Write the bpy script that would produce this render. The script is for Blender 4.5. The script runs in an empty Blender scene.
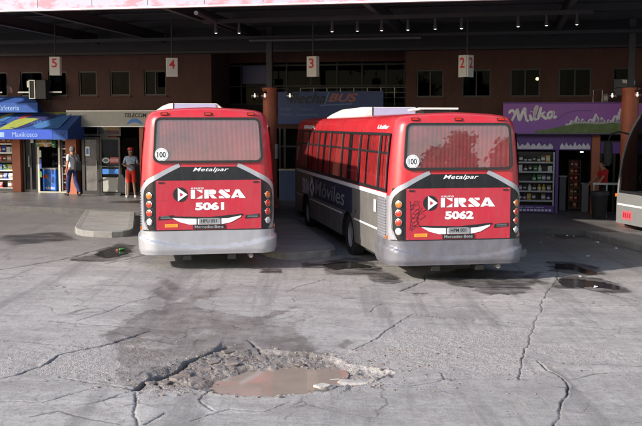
import bpy, math, random
import numpy as np
from mathutils import Vector, Matrix
random.seed(7)
R = math.radians
S = bpy.context.scene
COL = S.collection

# ------------------------------------------------------------------ camera
CAM_Z = 2.9; PITCH = math.atan(88.5/960.0)
cd = bpy.data.cameras.new('camera'); cam = bpy.data.objects.new('camera', cd); COL.objects.link(cam)
cam.location = (0, 0, CAM_Z); cam.rotation_euler = (math.pi/2 - PITCH, 0, 0)
cd.sensor_width = 36.0; cd.lens = 36.0*960/642; cd.clip_end = 2000; cd.clip_start = .1
S.camera = cam
# ------------------------------------------------------------------ world, sun, exposure
SUN_EL, SUN_AZ = 25.0, 54.0           # elevation; degrees left of straight behind the camera
sd = Vector((-math.sin(R(SUN_AZ))*math.cos(R(SUN_EL)), -math.cos(R(SUN_AZ))*math.cos(R(SUN_EL)), math.sin(R(SUN_EL))))
W = bpy.data.worlds.new('World'); S.world = W; W.use_nodes = True
wn = W.node_tree; bg = wn.nodes['Background']
sky = wn.nodes.new('ShaderNodeTexSky'); sky.sky_type = 'NISHITA'; sky.sun_disc = False
sky.sun_elevation = R(SUN_EL); sky.sun_rotation = math.atan2(sd.x, sd.y)
sky.dust_density = 1.2; sky.air_density = 1.0; sky.ozone_density = 1.0
wn.links.new(sky.outputs[0], bg.inputs[0]); bg.inputs[1].default_value = 0.15
sl = bpy.data.lights.new('sun', 'SUN'); so = bpy.data.objects.new('sun', sl); COL.objects.link(so)
sl.energy = 4.0; sl.angle = R(1.0); sl.color = (1, .93, .84)
so.rotation_euler = sd.to_track_quat('Z', 'Y').to_euler(); so.location = (-20, -20, 20)
S.view_settings.view_transform = 'Standard'; S.view_settings.look = 'None'
S.view_settings.exposure = 0.58; S.view_settings.gamma = 1.0
S.cycles.use_adaptive_sampling = True
try: S.cycles.max_bounces = 6
except Exception: pass

# ------------------------------------------------------------------ measuring helpers
def yz(py, Y): return CAM_Z + Y*math.tan(math.atan((213.0-py)/960.0) - PITCH)
def at(px, py, Y):
    z = yz(py, Y); d = Y*math.cos(PITCH) - (z-CAM_Z)*math.sin(PITCH)
    return Vector(((px-321.0)/960.0*d, Y, z))
def g(x, y): return np.clip(-.022*(x-2.3) + .004*(np.clip(y, -20, 60)-18.0), -.22, .36)
def gp(px, py):                         # ground point seen at a photo pixel
    Y = 15.0
    for _ in range(30):
        t = math.tan(math.atan((213.0-py)/960.0)-PITCH)
        p = at(px, py, Y); Y = .5*Y + .5*((float(g(p.x, Y))-CAM_Z)/t)
    p = at(px, py, Y); return (p.x, Y)
FA = R(-11.0); FO = Vector((0, 32.17, 0))
def FR(u, v, z=0): return Vector((u*math.cos(FA)-v*math.sin(FA), FO.y+u*math.sin(FA)+v*math.cos(FA), z))
def fu(px, v=0):
    k = (px-321.0)/960.0*.9975
    return (k*FO.y + v*(k*math.cos(FA)+math.sin(FA)))/(math.cos(FA)-k*math.sin(FA))
def fz(px, py, v=0): return yz(py, FR(fu(px, v), v).y)
def fl(u, v=0):                          # walkway level at (u, v)
    p = FR(u, v); return float(g(p.x, p.y)) + .15

# ------------------------------------------------------------------ materials
MATS = {}
def pm(name, col, rough=.6, metal=0., var=.15, scale=6., bump=0., bscale=60., coat=0., emis=None, estr=0., grime=0., spec=None):
    if name in MATS: return MATS[name]
    m = bpy.data.materials.new(name); m.use_nodes = True; nt = m.node_tree; n = nt.nodes; L = nt.links
    b = n['Principled BSDF']; tc = n.new('ShaderNodeTexCoord')
    nz = n.new('ShaderNodeTexNoise'); nz.inputs['Scale'].default_value = scale; nz.inputs['Detail'].default_value = 6; nz.inputs['Roughness'].default_value = .65
    L.new(tc.outputs['Object'], nz.inputs['Vector'])
    mr = n.new('ShaderNodeMapRange'); mr.inputs['From Min'].default_value = .3; mr.inputs['From Max'].default_value = .7
    mr.inputs['To Min'].default_value = 1-var; mr.inputs['To Max'].default_value = 1+var
    L.new(nz.outputs['Fac'], mr.inputs['Value'])
    vm = n.new('ShaderNodeVectorMath'); vm.operation = 'SCALE'; vm.inputs[0].default_value = col[:3]
    L.new(mr.outputs[0], vm.inputs['Scale']); out = vm.outputs[0]
    if grime > 0:
        n2 = n.new('ShaderNodeTexNoise'); n2.inputs['Scale'].default_value = 1.7; n2.inputs['Detail'].default_value = 9; n2.inputs['Roughness'].default_value = .75
        mp = n.new('ShaderNodeMapping'); mp.inputs['Scale'].default_value = (2.5, 2.5, .7)
        L.new(tc.outputs['Object'], mp.inputs[0]); L.new(mp.outputs[0], n2.inputs['Vector'])
        r2 = n.new('ShaderNodeMapRange'); r2.inputs['From Min'].default_value = .42; r2.inputs['From Max'].default_value = .72; r2.inputs['To Max'].default_value = grime
        L.new(n2.outputs['Fac'], r2.inputs['Value'])
        mx = n.new('ShaderNodeMix'); mx.data_type = 'RGBA'; mx.inputs['B'].default_value = (.16, .13, .11, 1)
        L.new(r2.outputs[0], mx.inputs['Factor']); L.new(out, mx.inputs['A']); out = mx.outputs['Result']
        r3 = n.new('ShaderNodeMapRange'); r3.inputs['To Min'].default_value = rough; r3.inputs['To Max'].default_value = min(1, rough+.45)
        L.new(r2.outputs[0], r3.inputs['Value']); L.new(r3.outputs[0], b.inputs['Roughness'])
    else: b.inputs['Roughness'].default_value = rough
    L.new(out, b.inputs['Base Color']); b.inputs['Metallic'].default_value = metal
    if coat: b.inputs['Coat Weight'].default_value = coat; b.inputs['Coat Roughness'].default_value = .08
    if spec is not None: b.inputs['Specular IOR Level'].default_value = spec
    if bump:
        n3 = n.new('ShaderNodeTexNoise'); n3.inputs['Scale'].default_value = bscale; n3.inputs['Detail'].default_value = 4
        L.new(tc.outputs['Object'], n3.inputs['Vector'])
        bp = n.new('ShaderNodeBump'); bp.inputs['Strength'].default_value = bump; bp.inputs['Distance'].default_value = .02
        L.new(n3.outputs['Fac'], bp.inputs['Height']); L.new(bp.outputs[0], b.inputs['Normal'])
    if emis: b.inputs['Emission Color'].default_value = (*emis, 1); b.inputs['Emission Strength'].default_value = estr
    MATS[name] = m; return m
def glass(name, tint, fac=.12, rough=.02, dirt=.0):
    if name in MATS: return MATS[name]
    m = bpy.data.materials.new(name); m.use_nodes = True; nt = m.node_tree; n = nt.nodes; L = nt.links
    n.remove(n['Principled BSDF'])
    tr = n.new('ShaderNodeBsdfTransparent'); tr.inputs[0].default_value = (*tint, 1)
    gl = n.new('ShaderNodeBsdfGlossy'); gl.inputs['Roughness'].default_value = rough
    lw = n.new('ShaderNodeLayerWeight'); lw.inputs[0].default_value = .5
    pw = n.new('ShaderNodeMath'); pw.operation = 'POWER'; pw.inputs[1].default_value = 4.0; L.new(lw.outputs['Facing'], pw.inputs[0])
    ad = n.new('ShaderNodeMath'); ad.inputs[1].default_value = fac; ad.use_clamp = True; L.new(pw.outputs[0], ad.inputs[0])
    mx = n.new('ShaderNodeMixShader'); L.new(ad.outputs[0], mx.inputs[0]); L.new(tr.outputs[0], mx.inputs[1]); L.new(gl.outputs[0], mx.inputs[2])
    last = mx.outputs[0]
    if dirt:
        df = n.new('ShaderNodeBsdfDiffuse'); df.inputs[0].default_value = (.45, .42, .4, 1)
        nz = n.new('ShaderNodeTexNoise'); nz.inputs['Scale'].default_value = 3; nz.inputs['Detail'].default_value = 8
        tc = n.new('ShaderNodeTexCoord'); L.new(tc.outputs['Object'], nz.inputs['Vector'])
        mr = n.new('ShaderNodeMapRange'); mr.inputs['From Min'].default_value = .25; mr.inputs['From Max'].default_value = .75; mr.inputs['To Min'].default_value = dirt*.5; mr.inputs['To Max'].default_value = dirt*1.4
        L.new(nz.outputs['Fac'], mr.inputs['Value'])
        m2 = n.new('ShaderNodeMixShader'); L.new(mr.outputs[0], m2.inputs[0]); L.new(last, m2.inputs[1]); L.new(df.outputs[0], m2.inputs[2]); last = m2.outputs[0]
    L.new(last, n['Material Output'].inputs[0]); MATS[name] = m; return m

# ------------------------------------------------------------------ mesh builder
class MB:
    def __init__(s, off=(0, 0, 0)): s.v = []; s.f = []; s.m = []; s.mats = []; s.off = Vector(off)
    def mi(s, mat):
        if mat not in s.mats: s.mats.append(mat)
        return s.mats.index(mat)
    def add(s, vs, fs, mat):
        o = len(s.v); i = s.mi(mat); s.v += [Vector(p)-s.off for p in vs]; s.f += [tuple(o+a for a in f) for f in fs]; s.m += [i]*len(fs); return s
    def box(s, x0, x1, y0, y1, z0, z1, mat):
        vs = [(x, y, z) for x in (x0, x1) for y in (y0, y1) for z in (z0, z1)]
        return s.add(vs, [(0, 1, 3, 2), (4, 6, 7, 5), (0, 4, 5, 1), (2, 3, 7, 6), (0, 2, 6, 4), (1, 5, 7, 3)], mat)
    def prism(s, poly, y0, y1, mat, fn=None):     # polygon in (x, z) extruded along y; fn maps the points
        n = len(poly); vs = [(x, y0, z) for x, z in poly]+[(x, y1, z) for x, z in poly]
        if fn: vs = [fn(*p) for p in vs]
        return s.add(vs, [tuple(range(n)), tuple(reversed(range(n, 2*n)))]+[(i+n, (i+1) % n+n, (i+1) % n, i) for i in range(n)], mat)
    def prismz(s, poly, z0, z1, mat):             # polygon in (x, y) extruded along z
        n = len(poly); vs = [(x, y, z0) for x, y in poly]+[(x, y, z1) for x, y in poly]
        return s.add(vs, [tuple(reversed(range(n))), tuple(range(n, 2*n))]+[(i, (i+1) % n, (i+1) % n+n, i+n) for i in range(n)], mat)
    def tube(s, pts, r, mat, seg=8, caps=True):
        pts = [Vector(p) for p in pts]; rr = r if isinstance(r, (list, tuple)) else [r]*len(pts); vs = []; fs = []
        for i, p in enumerate(pts):
            t = (pts[min(i+1, len(pts)-1)]-pts[max(i-1, 0)]).normalized()
            a = Vector((0, 0, 1)) if abs(t.z) < .9 else Vector((1, 0, 0)); b = t.cross(a).normalized(); c = b.cross(t)
            for k in range(seg): q = 2*math.pi*k/seg; vs.append(p+rr[i]*(math.cos(q)*b+math.sin(q)*c))
        for i in range(len(pts)-1):
            for k in range(seg): fs.append((i*seg+k, (i+1)*seg+k, (i+1)*seg+(k+1) % seg, i*seg+(k+1) % seg))
        if caps: fs += [tuple(range(seg)), tuple(reversed(range((len(pts)-1)*seg, len(pts)*seg)))]
        return s.add(vs, fs, mat)
    def lathe(s, prof, mat, seg=24, c=(0, 0, 0), axis='z'):   # profile (r, h)
        vs = []; fs = []
        for r, h in prof:
            for k in range(seg):
                q = 2*math.pi*k/seg; a, b = r*math.cos(q), r*math.sin(q)
                vs.append({'z': (c[0]+a, c[1]+b, c[2]+h), 'y': (c[0]+a, c[1]+h, c[2]+b), 'x': (c[0]+h, c[1]+a, c[2]+b)}[axis])
        for i in range(len(prof)-1):
            for k in range(seg): fs.append((i*seg+k, i*seg+(k+1) % seg, (i+1)*seg+(k+1) % seg, (i+1)*seg+k))
        return s.add(vs, fs, mat)
    def grid(s, fn, nu, nv, mat):
        vs = [fn(i/(nu), j/(nv)) for j in range(nv+1) for i in range(nu+1)]
        return s.add(vs, [(j*(nu+1)+i, j*(nu+1)+i+1, (j+1)*(nu+1)+i+1, (j+1)*(nu+1)+i) for j in range(nv) for i in range(nu)], mat)
    def build(s, name, parent=None, smooth=False, loc=None, rz=0, bevel=0, parts=None):
        me = bpy.data.meshes.new(name); me.from_pydata([tuple(p) for p in s.v], [], s.f)
        for m in s.mats: me.materials.append(m)
        me.polygons.foreach_set('material_index', s.m)
        if smooth:
            me.polygons.foreach_set('use_smooth', [True]*len(s.f)); 
            try: me.set_sharp_from_angle(angle=R(35))
            except Exception: pass
        me.update()
        o = bpy.data.objects.new(name, me); COL.objects.link(o)
        if parent: o.parent = parent
        if loc is not None: o.location = loc
        if rz: o.rotation_euler.z = rz
        if bevel:
            b = o.modifiers.new('bevel', 'BEVEL'); b.width = bevel; b.segments = 2; b.limit_method = 'ANGLE'; b.angle_limit = R(40)
        return o
_tc = {}
def text_geo(txt, shear=0, weight=0.0, space=1.0):
    k = (txt, shear, weight, space)
    if k in _tc: return _tc[k]
    c = bpy.data.curves.new('t', 'FONT'); c.body = txt; c.size = 1; c.shear = shear; c.offset = weight; c.space_character = space; c.resolution_u = 3
    o = bpy.data.objects.new('t', c); COL.objects.link(o); bpy.context.view_layer.update()
    me = bpy.data.meshes.new_from_object(o.evaluated_get(bpy.context.evaluated_depsgraph_get()))
    vs = [(v.co.x, v.co.y) for v in me.vertices]; fs = [tuple(p.vertices) for p in me.polygons]
    bpy.data.objects.remove(o); bpy.data.curves.remove(c); bpy.data.meshes.remove(me)
    x0 = min(a for a, b in vs); x1 = max(a for a, b in vs); z0 = min(b for a, b in vs); z1 = max(b for a, b in vs)
    vs = [((a-x0)/(x1-x0), (b-z0)/(z1-z0)) for a, b in vs]
    _tc[k] = (vs, fs); return _tc[k]
def text(mb, txt, x0, x1, z0, z1, y, mat, shear=0, weight=.02, space=1.0, fn=None):
    """letters filling x0..x1, z0..z1, facing -y; fn maps (x, y, z)"""
    vs, fs = text_geo(txt, shear, weight, space)
    vv = [(x0+a*(x1-x0), y, z0+b*(z1-z0)) for a, b in vs]
    if fn: vv = [fn(*p) for p in vv]
    return mb.add(vv, fs, mat)
def ribbon(mb, pts, w, mat, fn=None, y=0, close=False):
    """flat brush stroke in the x-z plane"""
    P = [Vector((a, b)) for a, b in pts]; n = len(P); vs = []; ww = w if isinstance(w, (list, tuple)) else [w]*n
    for i in range(n):
        t = (P[min(i+1, n-1)]-P[max(i-1, 0)]); t = t.normalized() if t.length > 1e-9 else Vector((1, 0)); q = Vector((-t.y, t.x))*ww[i]/2
        vs += [(P[i].x+q.x, y, P[i].y+q.y), (P[i].x-q.x, y, P[i].y-q.y)]
    if fn: vs = [fn(*p) for p in vs]
    return mb.add(vs, [(2*i, 2*i+1, 2*i+3, 2*i+2) for i in range(n-1)], mat)
def smooth(pts, k=6):
    out = []; n = len(pts)
    for i in range(n-1):
        p0, p1, p2, p3 = pts[max(i-1, 0)], pts[i], pts[i+1], pts[min(i+2, n-1)]
        for j in range(k):
            t = j/k; out.append(tuple(.5*(2*b+(c-a)*t+(2*a-5*b+4*c-d)*t*t+(3*b-a-3*c+d)*t**3) for a, b, c, d in zip(p0, p1, p2, p3)))
    return out+[tuple(pts[-1])]

def tag(o, label=None, cat=None, group=None, kind=None):
    if label: o['label'] = label
    if cat: o['category'] = cat
    if group: o['group'] = group
    if kind: o['kind'] = kind
    return o
def thing(name, label, cat, loc=(0, 0, 0), rz=0, group=None):
    o = bpy.data.objects.new(name, None); COL.objects.link(o); o.empty_display_size = .2
    o.location = loc; o.rotation_euler.z = rz; return tag(o, label, cat, group)
def copy_tree(o, parent=None):
    c = o.copy(); COL.objects.link(c)
    if parent: c.parent = parent
    for ch in list(o.children): copy_tree(ch, c)
    return c

# ------------------------------------------------------------------ noise for the ground
def _h(ix, iy, s):
    v = np.sin(ix*127.1+iy*311.7+s*74.7)*43758.5453; return v-np.floor(v)
def vnoise(x, y, s=0):
    ix, iy = np.floor(x), np.floor(y); fx, fy = x-ix, y-iy; fx = fx*fx*(3-2*fx); fy = fy*fy*(3-2*fy)
    return (_h(ix, iy, s)*(1-fx)+_h(ix+1, iy, s)*fx)*(1-fy)+(_h(ix, iy+1, s)*(1-fx)+_h(ix+1, iy+1, s)*fx)*fy
def fbm(x, y, o=4, s=0):
    a = 0; w = .5
    for i in range(o): a = a+w*(vnoise(x, y, s+i*3)-.5)*2; x = x*2.03+5.1; y = y*2.03+1.7; w *= .5
    return a
def dist_poly(X, Y, pts, closed=False):
    d = np.full(X.shape, 1e9); n = len(pts)
    for i in range(n if closed else n-1):
        (ax, ay), (bx, by) = pts[i], pts[(i+1) % n]; dx, dy = bx-ax, by-ay; l = dx*dx+dy*dy+1e-12
        t = np.clip(((X-ax)*dx+(Y-ay)*dy)/l, 0, 1); d = np.minimum(d, np.hypot(X-ax-t*dx, Y-ay-t*dy))
    return d
def sdf(X, Y, pts):
    ins = np.zeros(X.shape, bool); n = len(pts)
    for i in range(n):
        (ax, ay), (bx, by) = pts[i], pts[(i+1) % n]
        if ay == by: continue
        c = ((ay > Y) != (by > Y)) & (X < (bx-ax)*(Y-ay)/(by-ay)+ax); ins ^= c
    d = dist_poly(X, Y, pts, True); return np.where(ins, -d, d)
def sstep(a, b, x): t = np.clip((x-a)/(b-a), 0, 1); return t*t*(3-2*t)

# ------------------------------------------------------------------ ground: one sheet, fine where the photo is close
def lines(segs):
    out = [segs[0][0]]
    for a, b, st0, st1 in segs:
        x = a; 
        while x < b-1e-6:
            t = (x-a)/(b-a); x = min(b, x+st0+(st1-st0)*t); out.append(x)
    return np.array(out)
xs = lines([(-300, -12, 60, 2), (-12, -6, .5, .12), (-6, -4, .05, .015), (-4, 4, .014, .014), (4, 6, .015, .05), (6, 12, .12, .5), (12, 300, 2, 60)])
ys = lines([(-300, 0, 60, 2), (0, 8.6, 1, .1), (8.6, 12, .016, .02), (12, 16, .022, .035), (16, 24, .035, .09), (24, 32, .1, .5), (32, 400, 2, 60)])
GX, GY = np.meshgrid(xs, ys)
near = (np.abs(GX) < 13) & (GY > 7) & (GY < 33)
wx = GX+.05*fbm(GX*2.2, GY*2.2, 4, 11)+.02*fbm(GX*9, GY*9, 3, 5); wy = GY+.07*fbm(GX*2.0, GY*2.0, 4, 23)+.025*fbm(GX*9, GY*9, 3, 8)
P = lambda L: [gp(a, b) for a, b in L]
cracks = [  # photo-pixel polyline, half width (m), depth (m)
 ([(0,270),(20,267),(37,264),(60,260),(75,257),(90,252),(110,247)], .035, .015),
 ([(105,264),(140,256),(165,251)], .02, .01), ([(0,279),(22,276)], .02, .008),
 ([(0,340),(37,342),(70,346),(90,348)], .013, .01),
 ([(-20,383),(0,379),(17,375),(30,369),(45,364),(57,355),(80,350),(97,347),(112,343),(125,338),(150,331)], .028, .028),
 ([(0,401),(25,400),(45,402),(62,397),(78,392),(95,387)], .012, .012),
 ([(60,377),(88,381),(105,384),(120,386),(138,389)], .014, .02),
 ([(78,405),(95,402),(115,397),(130,392),(138,390)], .016, .02),
 ([(137,390),(145,383),(155,376),(165,372),(180,368),(190,360),(205,354),(215,351),(227,347)], .05, .075),
 ([(165,372),(172,380),(186,384)], .025, .05), ([(180,368),(200,366),(215,362)], .018, .035), ([(155,376),(163,388),(190,393)], .018, .03),
 ([(137,392),(138,404),(134,414),(136,430)], .012, .018), ([(165,412),(142,424)], .018, .02),
 ([(352,350),(377,339),(395,326),(413,315),(440,318),(470,320),(500,322),(530,324)], .014, .016),
 ([(558,264),(555,281),(548,290),(542,305),(537,318),(534,328),(528,343),(522,362),(518,380)], .012, .012),
 ([(538,360),(545,370),(560,377),(565,383),(567,392),(562,408),(555,418),(549,432)], .012, .024),
 ([(560,379),(573,379),(595,374),(615,372)], .008, .006), ([(530,324),(580,326),(642,331)], .01, .008),
 ([(400,291),(412,286),(424,281),(424,277),(470,278),(520,277),(555,280)], .03, .012),
 ([(75,321),(105,312),(130,303),(155,297)], .008, .005), ([(38,320),(80,324),(110,326),(150,329)], .014, .008),
 ([(325,390),(345,386),(365,382),(378,378),(392,372)], .04, .06), ([(285,292),(300,286),(325,279)], .014, .008),
 ([(370,312),(382,303)], .012, .004), ([(100,330),(180,345)], .01, .006), ([(250,340),(262,352),(300,352)], .02, .03),
 ([(190,420),(230,408),(262,412),(290,402)], .01, .01), ([(30,416),(60,410),(92,420),(120,424)], .008, .008),
 ([(210,392),(200,400),(214,410)], .014, .014), ([(440,372),(445,380),(410,386)], .01, .01), ([(555,280),(600,292),(642,302)], .02, .01), ([(596,306),(642,305)], .006, .004)]
stain = [[(103,334),(125,322),(145,313),(160,309),(166,303),(160,297),(152,290),(158,286),(166,293),(174,300),(195,302),(212,310),(232,316),(252,318),(264,323),(283,327),(302,334),(318,343),(322,352),(300,356),(210,352),(110,344)],
 [(160,278),(171,276),(178,286),(183,299),(172,302),(170,290)], [(176,302),(196,294),(217,288),(208,295),(190,302)], [(238,321),(262,316),(298,305),(286,312),(262,323)], [(275,330),(290,322),(312,316),(300,327)], [(328,345),(346,337),(362,342),(346,349)],
 [(120,346),(120,385),(200,393),(330,392),(345,372),(330,350)]]
oil = [[(70,260),(92,253),(107,247),(122,244),(136,246),(131,253),(118,261),(100,262)], [(318,262),(352,258),(374,263),(398,275),(402,283),(384,284),(362,276),(330,274)], [(414,276),(470,268),(525,272),(522,281),(480,290),(430,280)],
 [(414,293),(432,290),(434,294),(420,297)], [(470,290),(515,279),(530,283),(492,297)], [(258,268),(283,268),(280,272),(262,272)], [(455,284),(540,272),(545,282),(510,296)], [(300,262),(345,262),(340,268),(300,268)], [(544,232),(580,229),(600,237),(560,240)], [(552,276),(580,274),(606,279),(628,286),(626,293),(604,292),(586,289),(560,288)], [(548,262),(576,261),(590,266),(606,274),(588,278),(566,273),(550,271)], [(0,236),(60,232),(75,240),(10,246)]]
agg = [(-40,338),(60,347),(130,334),(165,350),(330,352),(352,350),(377,339),(398,328),(470,330),(535,330),(530,350),(545,345),(700,352),(700,366),(560,362),(520,378),(440,374),(395,372),(345,392),(330,396),(140,391),(105,384),(60,379),(30,372),(-40,384)]
hole = [(150,372),(185,362),(222,353),(262,350),(305,352),(335,358),(352,366),(372,368),(386,371),(376,379),(352,385),(330,391),(290,395),(250,396),(215,393),(180,386),(160,384)]
deep = [(212,384),(224,375),(250,369),(290,367),(322,369),(338,373),(324,381),(302,387),(270,391),(236,392)]
nx, ny = GX[near], GY[near]; wxn, wyn = wx[near], wy[near]
Z = np.zeros(GX.shape); zn = np.zeros(nx.shape); A = {k: np.zeros(nx.shape) for k in ('wet', 'oil', 'agg', 'crack', 'mud')}
zn += .008*fbm(nx*.9, ny*.9, 3, 2)+.0025*fbm(nx*6, ny*6, 3, 9)
nA = fbm(nx*1.6, ny*1.6, 4, 31); nB = fbm(nx*7, ny*5, 3, 41); nC = fbm(nx*22, ny*12, 3, 61)
sa = sdf(wxn, wyn, P(agg))+.14*nA+.04*nB
A['agg'] = sstep(.16, -.16, sa+.10*nB+.08*nC)
peb = vnoise(nx*38, ny*38, 3)
zn += A['agg']*(-.008+.006*(peb-.5)+.006*fbm(nx*12, ny*12, 3, 77))
hp = P(hole); sh = sdf(wxn, wyn, hp)+.05*nA+.03*nB
dp = P(deep); sdp = sdf(wxn, wyn, dp)+.04*nB
bowl = sstep(.05, -.06, sh); bowl2 = sstep(.14, -.12, sdp)
rub = np.floor(3*vnoise(nx*5+.8*nB, ny*5+.8*nA, 55))/3
zn += bowl*(-.026+.022*(rub-.35)+.020*nB+.014*nC+.012*(peb-.5))*(1-bowl2) - bowl2*.075
lip = np.exp(-((sh-.05)/.05)**2); zn += lip*.010*(1-bowl)
for L, w, d in cracks:
    pl = P(L); dd = dist_poly(wxn, wyn, pl); ww = np.maximum(w, .013)*(.6+.9*vnoise(nx*2.1, ny*2.1, 91))
    c = sstep(1.0, .35, dd/ww); A['crack'] = np.maximum(A['crack'], c); zn -= d*c
    zn += .35*d*np.exp(-(dd/(3.5*ww))**2)*(1-c)*np.where(vnoise(nx*1.3, ny*1.3, 3) > .5, 1, -.2)
for poly in stain: A['wet'] = np.maximum(A['wet'], sstep(.05, -.05, sdf(wxn, wyn, P(poly))+.15*nA+.13*nB+.09*nC))
for poly in oil: A['oil'] = np.maximum(A['oil'], sstep(.06, -.05, sdf(wxn, wyn, P(poly))+.20*nA+.11*nB+.06*nC))
A['mud'] = np.clip(sstep(.35, -.25, sdp)+.35*bowl, 0, 1)
Z[near] = zn; Z += g(GX, GY)
me = bpy.data.meshes.new('ground'); ny_, nx_ = GX.shape
co = np.stack([GX, GY, Z], -1).reshape(-1, 3).astype('f'); me.vertices.add(len(co)); me.vertices.foreach_set('co', co.ravel())
i0 = (np.arange(ny_-1)[:, None]*nx_+np.arange(nx_-1)[None]).ravel(); q = np.stack([i0, i0+1, i0+1+nx_, i0+nx_], -1).astype('i')
me.loops.add(q.size); me.loops.foreach_set('vertex_index', q.ravel()); me.polygons.add(len(q))
me.polygons.foreach_set('loop_start', np.arange(len(q), dtype='i')*4); me.polygons.foreach_set('use_smooth', np.ones(len(q), bool)); me.update(); me.validate()
for k, a in A.items():
    full = np.zeros(GX.shape, 'f'); full[near] = a; at_ = me.attributes.new(k, 'FLOAT', 'POINT'); at_.data.foreach_set('value', full.ravel())
ground = bpy.data.objects.new('ground', me); COL.objects.link(ground); tag(ground, 'cracked pale concrete bus yard with patches of bare gravel', 'ground', kind='structure')
def ground_mat():
    m = bpy.data.materials.new('concrete_yard'); m.use_nodes = True; nt = m.node_tree; n = nt.nodes; L = nt.links; b = n['Principled BSDF']
    geo = n.new('ShaderNodeNewGeometry')
    def noise(sc, det=6, ro=.6, vec=None, st=(1, 1, 1)):
        mp = n.new('ShaderNodeMapping'); mp.inputs['Scale'].default_value = st; L.new(geo.outputs['Position'], mp.inputs[0])
        t = n.new('ShaderNodeTexNoise'); t.inputs['Scale'].default_value = sc; t.inputs['Detail'].default_value = det; t.inputs['Roughness'].default_value = ro; L.new(mp.outputs[0], t.inputs['Vector']); return t.outputs['Fac']
    def rng(x, a, b_, c, d):
        r = n.new('ShaderNodeMapRange'); L.new(x, r.inputs[0]); r.inputs[1].default_value = a; r.inputs[2].default_value = b_; r.inputs[3].default_value = c; r.inputs[4].default_value = d; return r.outputs[0]
    def mix(f, a, b_, bt='MIX'):
        x = n.new('ShaderNodeMix'); x.data_type = 'RGBA'; x.blend_type = bt
        for i, s in (('Factor', f), ('A', a), ('B', b_)):
            if isinstance(s, (tuple, float, int)): x.inputs[i].default_value = s if not isinstance(s, tuple) else (*s, 1)
            else: L.new(s, x.inputs[i])
        return x.outputs['Result']
    def attr(k): a = n.new('ShaderNodeAttribute'); a.attribute_name = k; return a.outputs['Fac']
    def mul(a, b_):
        x = n.new('ShaderNodeMath'); x.operation = 'MULTIPLY'
        for i, s in enumerate((a, b_)):
            if isinstance(s, float): x.inputs[i].default_value = s
            else: L.new(s, x.inputs[i])
        return x.outputs[0]
    c = mix(rng(noise(.45, 5, .6, st=(.7, 1.6, 1)), .35, .65, 0, 1), (.41, .38, .355), (.59, .555, .525))
    c = mix(rng(noise(2.2, 8, .7, st=(.5, 2.2, 1)), .45, .75, 0, .6), c, (.25, .235, .235))
    c = mix(rng(noise(11, 9, .8), .48, .64, 0, .62), c, (.18, .165, .16))
    c = mix(rng(noise(34, 4, .6), .66, .72, 0, .7), c, (.09, .08, .075))
    c = mix(rng(noise(4.2, 9, .8), .55, .70, 0, .45), c, (.56, .54, .54))
    c = mix(rng(noise(1.1, 10, .78, st=(.8, 1.5, 1)), .48, .62, 0, .5), c, (.23, .205, .195))
    v0 = n.new('ShaderNodeTexVoronoi'); v0.inputs['Scale'].default_value = .30; wq = n.new('ShaderNodeTexNoise'); wq.inputs['Scale'].default_value = .6; wq.inputs['Detail'].default_value = 6; L.new(geo.outputs['Position'], wq.inputs['Vector'])
    vq = n.new('ShaderNodeVectorMath'); vq.operation = 'MULTIPLY_ADD'; vq.inputs[1].default_value = (2.2, 2.2, 0); L.new(wq.outputs['Color'], vq.inputs[0]); L.new(geo.outputs['Position'], vq.inputs[2]); L.new(vq.outputs[0], v0.inputs['Vector'])
    s0 = n.new('ShaderNodeSeparateColor'); L.new(v0.outputs['Color'], s0.inputs[0]); c = mix(rng(s0.outputs[0], 0, 1, 0, .38), c, (.22, .205, .20))
    # faint tyre tracks swinging out of the bays
    mpt = n.new('ShaderNodeMapping'); mpt.inputs['Rotation'].default_value = (0, 0, R(-14)); mpt.inputs['Scale'].default_value = (1.5, .10, 1); L.new(geo.outputs['Position'], mpt.inputs[0])
    tt = n.new('ShaderNodeTexNoise'); tt.inputs['Scale'].default_value = 1.3; tt.inputs['Detail'].default_value = 7; tt.inputs['Roughness'].default_value = .7; L.new(mpt.outputs[0], tt.inputs['Vector']); c = mix(rng(tt.outputs['Fac'], .50, .62, 0, .55), c, (.17, .155, .15))
    # hairline crazing
    wv = n.new('ShaderNodeTexNoise'); wv.inputs['Scale'].default_value = 2.5; wv.inputs['Detail'].default_value = 5; L.new(geo.outputs['Position'], wv.inputs['Vector'])
    va = n.new('ShaderNodeVectorMath'); va.operation = 'MULTIPLY_ADD'; va.inputs[1].default_value = (.5, .5, 0); L.new(wv.outputs['Color'], va.inputs[0]); L.new(geo.outputs['Position'], va.inputs[2])
    v2 = n.new('ShaderNodeTexVoronoi'); v2.feature = 'DISTANCE_TO_EDGE'; v2.inputs['Scale'].default_value = 1.1; L.new(va.outputs[0], v2.inputs['Vector'])
    c = mix(mul(rng(v2.outputs['Distance'], .004, .016, .75, 0), rng(noise(.8, 4, .6), .48, .60, 0, 1)), c, (.10, .09, .085))
    c = mix(rng(noise(80, 4, .75), .42, .62, 0, .42), c, (.17, .16, .16))
    c = mix(rng(noise(5, 6, .7, st=(1, 1, 1)), .6, .75, 0, .5), c, (.46, .43, .41))
    # ground colour turns darker and browner towards the terminal
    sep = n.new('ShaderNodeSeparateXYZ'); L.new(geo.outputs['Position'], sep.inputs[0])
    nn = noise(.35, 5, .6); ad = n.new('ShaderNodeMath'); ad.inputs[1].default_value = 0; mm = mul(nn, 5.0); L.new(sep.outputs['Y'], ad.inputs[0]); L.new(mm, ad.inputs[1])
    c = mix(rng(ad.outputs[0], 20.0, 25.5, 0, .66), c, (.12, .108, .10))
    # aggregate
    vo = n.new('ShaderNodeTexVoronoi'); vo.inputs['Scale'].default_value = 78; L.new(geo.outputs['Position'], vo.inputs['Vector'])
    sepc = n.new('ShaderNodeSeparateColor'); L.new(vo.outputs['Color'], sepc.inputs[0])
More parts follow.
